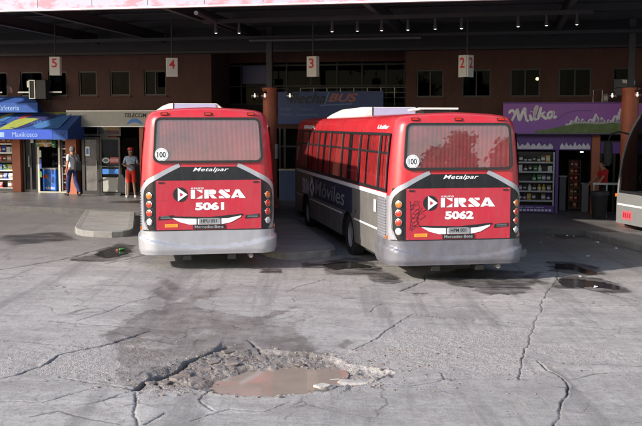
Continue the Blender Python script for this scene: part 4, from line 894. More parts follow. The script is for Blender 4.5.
def fill(ua, ub, v, zs, label, group, kinds, w, h, seed, dens=.95, mats=PK, tilt=0):
    random.seed(seed)
    for z in zs:
        u = ua+w*.6
        while u < ub-w*.4:
            if random.random() < dens:
                k = random.choice(kinds); o = pack(k, random.choice(mats), w, h*random.choice([1, .85] if len(zs) > 1 else [1])).copy(); COL.objects.link(o)
                p = FR(u, v, z); o.location = p; o.rotation_euler.z = FA+random.uniform(-.15, .15)
                tag(o, label, {'bag': 'packet', 'bottle': 'bottle', 'box': 'carton'}[k], group)
            u += w*random.uniform(1.05, 1.25)
def shelf(name, label, cat, ua, ub, v, z0, z1, n, mat, depth=.3, side=.03):
    t = FT(name, label, cat, (ua+ub)/2, v, z0); m = fmb(t); m.box(ua, ua+side, v-depth/2, v+depth/2, z0, z1, mat); m.box(ub-side, ub, v-depth/2, v+depth/2, z0, z1, mat); m.box(ua+side, ub-side, v+depth/2-.02, v+depth/2, z0, z1, M_darkw); m.build('frame', t)
    zs = []
    for k in range(n): z = z0+.06+(z1-z0-.1)*k/n; m = fmb(t); m.box(ua+side, ub-side, v-depth/2, v+depth/2-.021, z, z+.025, mat); m.box(ua+side, ub-side, v-depth/2-.012, v-depth/2-.001, z-.01, z+.04, mat); m.build('shelf', t); zs.append(z+.027)
    return zs
# kiosk window left of the first pier
ua, ub = fu(-62), fu(12); z0 = fl(fu(0), 0)
zs = shelf('display_shelf', 'shelving full of snacks in the left kiosk window', 'shelf', ua, ub, .45, z0+.02, z0+2.35, 7, M_alu)
fill(fu(-14), ub-.05, .42, zs, 'small colourful snack pack on the far left kiosk shelves', 'snacks on the far left kiosk shelves', ['bag', 'box', 'bag'], .17, .24, 3)
t = FT('shop_window', 'dark framed kiosk window left of the orange pier', 'shop window', fu(0), .12, z0)
m = fmb(t)
for u in (ua, fu(-30), fu(12)-.06): m.box(u, u+.06, .08, .16, z0, z0+2.5, M_fr)
m.box(ua, ub, .07, .078, z0, z0+.1, M_fr); m.box(ua, ub, .07, .078, z0+1.02, z0+1.08, M_fr); m.build('frame', t)
# glass door and open kiosk with freezer
def glazed(name, label, cat, px0, px1, ztop, mull, rail=(), v=.12, gm=None, f=.07):
    ua, ub = fu(px0), fu(px1); z0 = fl((ua+ub)/2, 0); t = FT(name, label, cat, (ua+ub)/2, v, z0); m = fmb(t)
    m.box(ua, ua+f, v-.04, v+.04, z0, z0+ztop, M_fr); m.box(ub-f, ub, v-.04, v+.04, z0, z0+ztop, M_fr); m.box(ua+f, ub-f, v-.04, v+.04, z0+ztop-f, z0+ztop, M_fr); m.box(ua+f, ub-f, v-.04, v+.04, z0, z0+f*1.3, M_fr)
    for px in mull: u = fu(px); m.box(u-f/2, u+f/2, v-.035, v+.035, z0+f*1.3, z0+ztop-f, M_fr)
    for z in rail: m.box(ua+f, ub-f, v-.045, v-.036, z0+z, z0+z+.05, M_fr)
    m.build('frame', t); m = fmb(t); m.add([(ua+f, v, z0+f), (ub-f, v, z0+f), (ub-f, v, z0+ztop-f), (ua+f, v, z0+ztop-f)], [(0, 1, 2, 3)], gm or M_wg); m.build('pane', t); return t, ua, ub, z0
t, ua, ub, z0 = glazed('glass_door', 'dark glass kiosk door right of the orange pier', 'door', 21.5, 36, 2.3, (29,)); m = fmb(t); m.tube([(fu(28), .03, z0+.9), (fu(28), .03, z0+1.3)], .015, M_alu, 6); m.build('handle', t)
m = fmb(t); m.box(fu(29.5), fu(32.5), .07, .075, z0+1.75, z0+1.98, M_white); m.build('notice', t)
m = MB(); u36 = fu(37); z0 = fl(u36); M_pole = pm('pale_steel_post', (.42, .40, .33), rough=.4, metal=.4)
t = FT('shop_entrance', 'open kiosk entrance with pale steel posts', 'entrance', fu(47), .1, z0); m = fmb(t)
for px in (37.2, 58): u = fu(px); m.box(u-.035, u+.035, .05, .12, z0, z0+2.45, M_pole)
m.build('post', t)
m = fmb(t); m.box(fu(37), fu(66), .04, .045, z0+.0, z0+.04, M_yel if False else M_pole); m.build('threshold', t)
# freezer
M_frz = pm('freezer_blue', (.02, .13, .55), rough=.35, var=.25, scale=4); ua, ub = fu(43.5, .5), fu(57, .5); z0 = fl(ua, .5)
t = FT('ice_cream_freezer', 'bright blue ice cream freezer at the kiosk entrance', 'freezer', (ua+ub)/2, .5, z0)
m = fmb(t); m.box(ua, ub, .35, 1.0, z0+.04, z0+.80, M_frz); m.build('cabinet', t, bevel=.03)
m = fmb(t); m.box(ua-.01, ub+.01, .33, 1.02, z0+.801, z0+.87, PK[4]); m.build('lid', t, bevel=.02)
m = fmb(t); vv = .343
ribbon(m, smooth([(ua+.05, z0+.25), (ua+.18, z0+.35), (ua+.30, z0+.28), (ub-.05, z0+.42)], 6), .10, M_awl, None, vv); m.prism([(ua+.06+.05*math.cos(R(q_)), z0+.55+.05*math.sin(R(q_))) for q_ in range(0, 360, 30)], vv-.003, vv, PK[0]); m.prism([(ua+.08, z0+.50), (ua+.24, z0+.46), (ua+.22, z0+.62), (ua+.1, z0+.64)], vv-.002, vv+.001, PK[5]); text(m, 'Helados', ua+.06, ub-.05, z0+.10, z0+.2, vv-.003, M_white, .2, .02); m.build('graphic', t)
zs = shelf('display_shelf', 'narrow rack of snacks at the right edge of the kiosk entrance', 'shelf', fu(58.6), fu(65.5), .35, fl(fu(60)), fl(fu(60))+2.2, 7, M_alu)
fill(fu(58.6)+.02, fu(65.5)-.02, .33, zs, 'small packet on the narrow rack beside the white shirted walker', 'packets on the narrow kiosk rack', ['bag'], .10, .2, 5)
zs = shelf('display_shelf', 'dim shelf of drinks at the back of the open kiosk', 'shelf', fu(37, 2.6), fu(66, 2.6), 2.6, fl(fu(50), 2), fl(fu(50), 2)+2.3, 6, M_darkw)
fill(fu(38, 2.6), fu(64, 2.6), 2.55, zs, 'bottle on the dim shelf behind the blue freezer', 'bottles at the back of the open kiosk', ['bottle'], .12, .3, 6, .7)
random.seed(8)
for k in range(7):      # packets hanging under the awning
    px = 39+k*2.6; u = fu(px, -.02); z = fz(px, 146, -.02)-random.random()*.12
    o = pack('bag', random.choice(PK[:6]), .13, .22).copy(); COL.objects.link(o); o.location = FR(u, -.08, z); o.rotation_euler.z = FA; tag(o, 'packet hanging in the row at the top of the kiosk entrance', 'packet', 'packets hanging over the kiosk entrance')
t = FT('hanging_rail', 'thin steel rail over the kiosk entrance with packets clipped on it', 'rail', fu(48), -.08, fz(48, 141, -.02)); m = fmb(t); zz = fz(48, 146, -.02)+.22; m.tube([(fu(38), -.08, zz), (fu(58), -.08, zz)], .01, M_alu, 6); m.tube([(fu(38), -.08, zz), (fu(38), .06, zz)], .01, M_alu, 6); m.tube([(fu(57.5), -.08, zz), (fu(57.5), .06, zz)], .01, M_alu, 6); m.build('bar', t)
t = FT('sticker_strip', 'strip of stickers on the left post of the kiosk entrance', 'sticker', fu(39.2), .03, fl(fu(39))); m = fmb(t); z0 = fl(fu(39)); a, b = fu(38.4), fu(40.6)
m.box(a, b, .02, .03, z0+.55, z0+.75, PK[3]); m.box(a, b, .02, .03, z0+.85, z0+1.2, PK[2]); m.box(a, b, .02, .03, z0+1.25, z0+1.5, PK[4]); m.build('sticker', t)

# telephone shop
M_sb = pm('cream_grey_signboard', (.34, .33, .30), rough=.5, var=.06, grime=.15); M_sbt = pm('slate_blue_lettering', (.05, .09, .16), rough=.5); M_tb = pm('telecom_blue', (.02, .16, .50), rough=.5)
ua, ub = fu(67, -.3), fu(162, -.3); z0, z1 = fz(110, 127, -.3), fz(110, 110.5, -.3)
t = FT('shop_sign', 'long cream signboard reading TELECOM with a blue swoosh', 'sign', (ua+ub)/2, -.3, z0)
m = fmb(t); m.box(ua, ub, -.3, -.062, z0, z1, M_sb); m.build('board', t, bevel=.01); m = fmb(t); m.box(ua-.01, ub+.01, -.31, -.301, z1-.03, z1, M_alu); m.box(ua-.01, ub+.01, -.31, -.301, z0, z0+.03, M_alu); m.build('edge_trim', t)
m = fmb(t); text(m, 'Telecentro', fu(70.5, -.3), fu(87, -.3), fz(110, 117.6, -.3), fz(110, 114, -.3), -.304, M_sbt, 0, .01); text(m, 'TELECOM', fu(125, -.3), fu(147, -.3), fz(125, 117.5, -.3), fz(125, 113.2, -.3), -.304, M_dtx, .15, .03)
a, b = fu(127, -.3), fu(143, -.3); zc = fz(125, 123, -.3); hh = .14
pts = [(a+(b-a)*i/12, zc-.05+hh*math.sin(math.pi*i/12)) for i in range(13)]; ribbon(m, pts, [.02+.12*math.sin(math.pi*i/12) for i in range(13)], M_tb, None, -.304); m.build('lettering', t)
M_gdr = glass('door_glass_milky', (.55, .6, .62), .06, .05, .35)
t, ua, ub, z0 = glazed('glass_door', 'milky glass door of the telephone shop with a paper notice', 'door', 80.5, 98, 2.02, (), (), .12, M_gdr, .10)
m = fmb(t); m.box(fu(84), fu(88), .10, .113, z0+1.35, z0+1.68, M_white); m.box(fu(84.8), fu(87.2), .097, .0995, z0+1.42, z0+1.62, M_tb); m.build('notice', t); m = fmb(t); m.tube([(fu(95.5), .04, z0+.9), (fu(95.5), .04, z0+1.2)], .015, M_alu, 6); m.build('handle', t)
t, ua, ub, z0t = glazed('transom_window', 'glass transom over the telephone shop door', 'window', 77, 120, .55, (97,), (), .12, M_wg, .06)
for c in [t]: c.location.z += 2.06
t, ua, ub, z0 = glazed('shop_window', 'telephone shop window with a red sign and blue stripe', 'shop window', 98.5, 119, 2.02, (), (.98,), .12, M_wg, .07)
m = fmb(t); m.box(ua+.08, ub-.08, .10, .112, z0+.12, z0+.62, M_sb); m.build('lower_panel', t); m = fmb(t); m.box(ua+.08, ub-.08, .095, .108, z0+.74, z0+.92, M_tb); m.build('blue_stripe', t)
m = fmb(t); m.box(fu(108.5), fu(118), .08, .095, z0+1.12, z0+1.33, PK[0]); text(m, 'LOCUTORIO', fu(109.2), fu(117.3), z0+1.18, z0+1.28, .077, M_white, 0, .01); m.build('red_sign', t)
m = fmb(t); cx, cz = fu(104.5), z0+1.22; m.prism([(cx+.14*math.cos(R(q_)), cz+.10*math.sin(R(q_))) for q_ in range(0, 360, 20)], .085, .095, PK[4]); m.prism([(cx+.09*math.cos(R(q_)), cz+.05*math.sin(R(q_))) for q_ in range(0, 360, 20)], .081, .084, M_sbt); m.build('oval_sign', t)
# jerseys hanging high in the window
def shirt_hang(px, py, mt, lab):
    v = .45; u, z = fu(px, v), fz(px, py, v); t = FT('hanging_shirt', lab, 'shirt', u, v, z); m = fmb(t); w, h = .17, .42
    out = [(-w, 0), (-w, h*.55), (-w*1.5, h*.45), (-w*1.7, h*.68), (-w*.9, h), (-w*.3, h*1.02), (0, h*.94), (w*.3, h*1.02), (w*.9, h), (w*1.7, h*.68), (w*1.5, h*.45), (w, h*.55), (w, 0)]
    m.prism([(u+a, z+b) for a, b in out], v-.03, v+.03, mt); m.tube([(u-w, v, z+h), (u, v, z+h*1.15), (u+w, v, z+h)], .008, M_dtx, 5); m.tube([(u, v, z+h*1.15), (u, v, z+h*1.15+.12)], .006, M_dtx, 5); m.build('cloth', t, bevel=.01)
shirt_hang(105, 138.5, PK[4], 'white shirt hanging high in the telephone shop window'); shirt_hang(112.5, 139, PK[0], 'red shirt hanging high in the telephone shop window')
# interior counters
def box_thing(name, lab, cat, px0, px1, v0, v1, h, mt, top=None):
    ua, ub = fu(px0, v0), fu(px1, v0); z0 = fl((ua+ub)/2, v0); t = FT(name, lab, cat, (ua+ub)/2, (v0+v1)/2, z0); m = fmb(t); m.box(ua, ub, v0, v1, z0, z0+h, mt); m.build('cabinet', t, bevel=.01); m = fmb(t); m.box(ua-.03, ub+.03, v0-.03, v1+.03, z0+h+.001, z0+h+.04, top or mt); m.build('top', t); return t
box_thing('counter', 'dim service counter inside the telephone shop', 'counter', 100, 139, 1.6, 2.1, 1.0, M_darkw, M_alu)
zs = shelf('display_shelf', 'dim rack at the back of the telephone shop doorway', 'shelf', fu(120, 2.8), fu(139, 2.8), 2.8, fl(fu(125), 2), fl(fu(125), 2)+2.0, 5, M_darkw)
t = FT('luggage_trolley', 'dark folded trolley standing left of the man in red shorts', 'trolley', fu(123, -.2), -.2, fl(fu(123))); z0 = fl(fu(123), -.2); uu = fu(122.5, -.2)
m = fmb(t); m.tube([(uu-.12, -.1, z0+.1), (uu-.12, -.05, z0+1.0), (uu+.12, -.05, z0+1.0), (uu+.12, -.1, z0+.1)], .015, M_dtx, 6); m.build('frame', t); m = fmb(t); m.prism([(uu-.16, z0+.14), (uu+.17, z0+.12), (uu+.15, z0+.62), (uu+.05, z0+.78), (uu-.12, z0+.70)], -.38, -.12, M_rub); m.build('bag', t, bevel=.03)
for s in (-1, 1): m = fmb(t); m.lathe([(.001, -.02), (.05, -.02), (.06, 0), (.05, .02), (.001, .02)], M_rub, 12, (uu+s*.12, -.12, z0+.06), 'x'); m.build('wheel', t)

# passage sign
M_fb = pm('coach_company_blue', (.020, .045, .17), rough=.5, var=.1); M_fbl = pm('faint_blue_lettering', (.10, .16, .34), rough=.5); M_fbd = pm('near_black_lettering', (.006, .006, .012), rough=.5); M_fbr = pm('muted_red_lettering', (.30, .10, .10), rough=.5)
v = .25; ua, ub = fu(278, v), fu(383, v); z0, z1 = fz(330, 124, v), fz(330, 91.5, v)
t = FT('coach_company_sign', 'dark blue flechaBUS signboard over the passage', 'sign', (ua+ub)/2, v, z0); m = fmb(t); m.box(ua, ub, v, v+.12, z0, z1, M_fb); m.build('board', t)
m = fmb(t); y_ = v-.006
text(m, 'flecha', fu(290, v), fu(326, v), fz(330, 103.5, v), fz(330, 92.5, v), y_, M_fbd, .35, .02); text(m, 'BUS', fu(328, v), fu(358, v), fz(330, 102, v), fz(330, 93.5, v), y_, M_fbr, .35, .035)
ribbon(m, [(fu(324.5, v), fz(330, 104.5, v)), (fu(329, v), fz(330, 92, v))], .05, M_fbl, None, y_); ribbon(m, [(fu(320, v), fz(330, 105.5, v)), (fu(352, v), fz(330, 104, v))], .04, M_fbl, None, y_)
for a, b, c, s_ in ((281, 291, 109, 'Pasajes'), (297, 313, 109, 'Turismo'), (281, 291, 114.5, 'Cargas'), (297, 318, 114.5, 'Encomiendas')): text(m, s_, fu(a, v), fu(b, v), fz(330, c+1.4, v), fz(330, c-1.4, v), y_, M_fbl, 0, .0)
m.build('lettering', t)
M_lit = pm('blue_wall_panel', (.03, .06, .16), rough=.5)
t = FT('ticket_booth', 'dark blue ticket booth in the passage beneath the blue signboard', 'booth', fu(300, .9), .9, fl(fu(300), .9)); z0 = fl(fu(300), .9)
m = fmb(t); m.box(fu(279, .7), fu(380, .7), .7, 1.2, z0, z0+1.05, M_lit); m.build('counter', t, bevel=.01); m = fmb(t); m.box(fu(279, .7), fu(380, .7), .62, 1.2, z0+1.051, z0+1.1, M_alu); m.build('ledge', t)
m = fmb(t)
for k in range(5): u = fu(280, .8)+(fu(379, .8)-fu(280, .8))*k/4; m.box(u-.03, u+.03, .78, .84, z0+1.1, z0-0+2.55, M_fr)
m.build('mullion', t)

# ------------------------------------------------------------------ purple chocolate shop on the right
M_pur = pm('purple_sign', (.27, .09, .42), rough=.45, var=.06); M_pur2 = pm('deep_purple', (.12, .045, .24), rough=.5, var=.12); M_lil = pm('lilac_lettering', (.75, .72, .78), rough=.5); M_mnt = pm('mountain_white', (.66, .64, .72), rough=.6, var=.2, scale=12); M_mns = pm('mountain_shade', (.22, .17, .32), rough=.6); M_mdw = pm('meadow_green', (.12, .17, .06), rough=.6, var=.35, scale=5); M_shw = pm('shelf_white', (.42, .42, .43), rough=.5)
v = -.55
def landscape(m, x0, x1, z0, z1, y, mx=.30, dens=9, seed=1):
    random.seed(seed); W_, H_ = x1-x0, z1-z0
    hills = [(0, .10), (.12, .13), (.25, .22), (.4, .30), (.55, .34), (.7, .31), (.85, .36), (1, .33)]
    for a, pk, w in ((.40, .46, .08), (.46, .60, .08), (.52, .52, .08), (.60, .50, .09), (.665, .68, .10), (.73, .56, .10), (.80, .48, .08), (.87, .62, .10), (.93, .86, .10), (.985, .90, .08)):
        if a < mx: continue
        pts = [(a-w, .22), (a-w*.75, .34), (a-w*.5, pk*.72), (a-w*.38, pk*.70), (a-w*.12, pk*.97), (a, pk), (min(.998, a+w*.2), pk*.84), (min(.998, a+w*.45), pk*.74), (min(.999, a+w*.7), .40), (min(1, a+w), .24)]
        m.prism([(x0+p*W_, z0+q_*H_) for p, q_ in pts], y-.003, y-.001, M_mnt)
        for s_ in (.0, .35): m.prism([(x0+(a+w*s_)*W_, z0+(pk*.9-s_*.2)*H_), (x0+(a+w*(s_+.25))*W_, z0+.42*H_), (x0+(a+w*(s_-.1))*W_, z0+.36*H_)], y-.005, y-.0035, M_mns)
    m.prism([(x0, z0)]+[(x1, z0)]+[(x0+p*W_, z0+q_*H_) for p, q_ in reversed(smooth(hills, 5))], y-.008, y-.006, M_mdw)
# long shelving, sign
def milka(m, x0, x1, z0, z1, y, mt):
    """hand-drawn script lettering"""
    S_ = {'M': [[(0, .05), (.04, .25), (.10, .62), (.15, .95), (.17, .55), (.20, .18), (.25, .6), (.31, .98), (.32, .55), (.36, .10), (.40, .10)]],
          'i': [[(.42, .5), (.44, .3), (.45, .12), (.49, .12)], [(.455, .68), (.46, .72)]], 'l': [[(.49, .12), (.53, .45), (.575, .98), (.55, .95), (.52, .5), (.53, .14), (.58, .12)]],
          'k': [[(.60, .08), (.63, .5), (.665, .98)], [(.75, .60), (.66, .40), (.70, .32), (.76, .12), (.80, .14)]], 'a': [[(.92, .50), (.86, .56), (.81, .36), (.84, .12), (.90, .25), (.935, .55), (.93, .25), (.96, .12), (1.0, .22)]], 'h': [[(-.03, .70), (-.01, .86), (.05, .90), (.10, .62)]]}
    for k, L_ in S_.items():
        for pts in L_:
            q = [(x0+(a+0)*(x1-x0), z0+b*(z1-z0)*.78+a*(z1-z0)*.24) for a, b in smooth(pts, 6)]; n = len(q); ribbon(m, q, [.055+.035*math.sin(math.pi*min(1, i/(n-1))) for i in range(n)], mt, None, y)
for idx, (p0, p1) in enumerate(((502.5, 627), )):
    ua, ub = fu(p0, v), fu(p1, v); z0, z1 = fz(560, 134, v), fz(560, 103.5, v)
    t = FT('shop_sign', 'big purple Milka sign with white mountains and a green meadow', 'sign', (ua+ub)/2, v, z0); m = fmb(t); m.box(ua, ub, v, v+.4, z0, z1, M_pur); m.build('board', t, bevel=.01)
    m = fmb(t); landscape(m, fu(535, v), ub-.02, z0+.02, z1-.02, v-.001, .1); m.build('landscape', t)
    m = fmb(t); milka(m, fu(510, v), fu(556, v), z0+.33, z1-.06, v-.012, M_lil); ribbon(m, smooth([(fu(556, v), z0+.42), (fu(566, v), z1-.30), (fu(580, v), z1-.22), (fu(592, v), z1-.24)], 6), .02, M_pur2, None, v-.012); m.build('lettering', t)
    m = fmb(t); m.box(ua-.01, ub+.01, v-.02, v+.41, z1+.001, z1+.04, M_pur2); m.box(ua-.01, ub+.01, v-.02, v+.41, z0-.03, z0-.001, M_dtx); m.build('edge_trim', t)
t = FT('shop_sign', 'second purple sign of the same shop running on behind the coach', 'sign', fu(650, v), v, z0); m = fmb(t); m.box(fu(637, v), fu(720, v), v, v+.4, z0, z1, M_pur); m.build('board', t); m = fmb(t); landscape(m, fu(637, v), fu(720, v), z0+.02, z1-.02, v-.001, .1, seed=4); m.build('landscape', t)
# lower purple band
zb0, zb1 = fz(550, 150, 0), fz(550, 138, 0)
t = FT('shop_fascia', 'narrow deep purple band with pale mountains under the Milka sign', 'fascia', fu(540), -.02, zb0); m = fmb(t); m.box(fu(504.5), fu(591.5), -.02, .1, zb0, zb1+.1, M_pur2); m.build('board', t); m = fmb(t)
for a, b, s_ in ((514, 553, 2), (560, 590, 3)):
    random.seed(s_); x0_, x1_ = fu(a), fu(b); pts = [(x0_, zb0+.03)]; n = 14
    for i in range(n+1): pts.append((x0_+(x1_-x0_)*i/n, zb0+.08+(.20 if i % 2 else .05)*random.uniform(.5, 1)))
    pts.append((x1_, zb0+.03)); m.prism(pts, -.026, -.022, M_mnt)
m.build('landscape', t)
# white shelving with goods
v = -.35; ua, ub = fu(512, v), fu(555, v); z0 = fl(fu(530), v); zt = fz(535, 152, v)
zs = shelf('display_shelf', 'tall white shelving of sweets under the Milka sign', 'shelf', ua, ub, v+.1, z0, zt, 6, M_shw, .4, .045)
fill(ua+.05, ub-.05, v+.08, zs[1:], 'packet of sweets on the white shelving under the Milka sign', 'sweets on the tall white shelving', ['bag', 'box', 'bottle'], .13, .21, 12, .85, PK[1:2]+PK[3:5]+PK[6:]+[M_darkw, M_darkw])
t = FT('shelf_banner', 'white lettered purple banner along the foot of the sweets shelving', 'banner', (ua+ub)/2, v-.13, z0); m = fmb(t); m.box(ua, ub, v-.14, v-.115, z0+.02, z0+.24, M_pur2); m.build('board', t); m = fmb(t)
for k in range(11): x = ua+.05+(ub-ua-.1)*k/11; m.box(x, x+.08, v-.146, v-.141, z0+.06, z0+.12, M_lil)
text(m, 'golosinas  bebidas  regalos', ua+.05, ub-.3, z0+.15, z0+.2, v-.144, M_lil, 0, .01); m.build('lettering', t)
t = FT('shop_pillar', 'slim purple pillar between the sweets shelving and the doorway', 'pillar', fu(557), -.1, fl(fu(557))); m = fmb(t); m.box(fu(555.5), fu(558.5), -.35, .1, fl(fu(557)), zb0, M_pur2); m.build('post', t)
# doorway interior
zs = shelf('display_shelf', 'wooden rack of red packets inside the shop doorway', 'shelf', fu(569, 1.3), fu(581, 1.3), 1.3, fl(fu(575), 1.3), fz(575, 160, 1.3), 7, pm('rack_wood', (.10, .045, .025), rough=.7), .35)
fill(fu(569, 1.3)+.04, fu(581, 1.3)-.03, 1.22, zs, 'red packet on the wooden rack in the shop doorway', 'red packets in the shop doorway', ['bag'], .11, .2, 15, .95, [PK[0], PK[5], PK[0], PK[6]])
box_thing('counter', 'pale counter just inside the purple shop', 'counter', 560.5, 567, .9, 1.4, 1.1, M_acg, M_shw)
box_thing('counter', 'dark counter beside the doorway pier of the purple shop', 'counter', 583, 590, .6, 1.1, .9, M_acg, M_acg)
t = FT('ceiling_lamp', 'small lit ceiling lamp inside the purple shop', 'lamp', fu(582, .8), .8, fz(582, 152, .8)); m = fmb(t); c = (fu(582, .8), .8, fz(582, 152, .8)); m.lathe([(.001, -.03), (.05, -.02), (.06, .01), (.001, .02)], M_spot, 14, c); m.build('lens', t); m = fmb(t); m.tube([c, (c[0], c[1], 2.98)], .01, M_dtx, 6); m.build('cord', t)
# far right bay of the shop: purple counter front and dark glass
t, ua, ub, z0 = glazed('shop_window', 'dark shop window with purple band behind the man in red', 'shop window', 600.5, 659, 2.35, (615, 636), (1.0,), .12, M_wg)
m = fmb(t); m.box(fu(600.5), fu(660), .03, .06, z0+1.95, z0+2.3, M_pur2); m.build('purple_band', t); m = fmb(t); m.box(fu(601.5), fu(605), .05, .07, z0+1.25, z0+1.65, M_shw); m.build('notice', t)
# board with loudspeaker-like boxes over the sign
t = FT('equipment_box', 'grey box with a bright white panel above the right column lamp', 'box', fu(622, -1.2), -1.2, fz(622, 82, -1.2)); m = fmb(t); v = -1.2; m.box(fu(612.5, v), fu(634, v), v, v+.3, fz(622, 96, v), fz(622, 79, v), pm('slate_box', (.075, .08, .095), rough=.6)); m.build('casing', t, bevel=.02); m = fmb(t); m.prism([(fu(620, v), fz(622, 79.5, v)), (fu(633, v), fz(622, 81, v)), (fu(633, v), fz(622, 84.5, v)), (fu(621, v), fz(622, 83, v))], v-.02, v-.001, M_alu); m.build('panel', t)
m = fmb(t); m.tube([(fu(622, v), v+.25, fz(622, 84, v)), (fu(622, v), -.0, fz(622, 84, v))], .02, M_cup, 6); m.build('bracket', t)
t = FT('wire_frame', 'thin empty wire frame on top of the Milka sign', 'frame', fu(596, -.4), -.4, fz(596, 103, -.4)); m = fmb(t); v = -.4; a, b = fu(592, v), fu(601, v); zlo, zhi = fz(596, 103.4, v)+.04, fz(596, 90, v); m.tube([(a, v, zlo), (a, v, zhi), (b, v, zhi), (b, v, zlo)], .012, M_alu, 6); m.build('frame', t)
t = FT('junction_box', 'pale square box beside the wire frame on the Milka sign', 'box', fu(604, -.4), -.4, fz(604, 103, -.4)); m = fmb(t); m.box(fu(601.6, v), fu(607, v), v-.05, v+.15, zlo, fz(604, 94, v), M_acg); m.build('casing', t, bevel=.01); m = fmb(t); m.box(fu(602.6, v), fu(606, v), v-.06, v-.051, fz(604, 100, v), fz(604, 96, v), M_shw); m.build('cover', t)

# ------------------------------------------------------------------ railing and bin by the man in red
v = -1.0
t = FT('railing', 'grey tubular railing in front of the man in red', 'railing', fu(604, v), v, fl(fu(604), v)); z0 = fl(fu(604), v); m = fmb(t); a, b = fu(594, v), fu(622, v); m.box(a, b, v-.03, v+.03, z0+1.0, z0+1.06, M_alu); m.build('top_rail', t)
for x in (a+.03, (a+b)/2, b-.05): m = fmb(t); m.tube([(x, v, z0), (x, v, z0+1.0)], .025, M_alu, 8); m.build('post', t)
t = FT('litter_bin', 'black waste bin with a liner under the railing', 'bin', fu(601, -1.4), -1.4, fl(fu(601), -1.4)); z0 = fl(fu(601), -1.4); c = (fu(601, -1.4), -1.4, z0)
m = fmb(t); m.lathe([(.001, 0), (.21, 0), (.26, .75), (.28, .76), (.28, .80), (.24, .80), (.22, .1)], M_rub, 20, c); m.build('bucket', t, True); m = fmb(t); m.lathe([(.285, .70), (.30, .74), (.29, .82), (.25, .83)], M_acd, 20, c); m.build('liner', t, True)

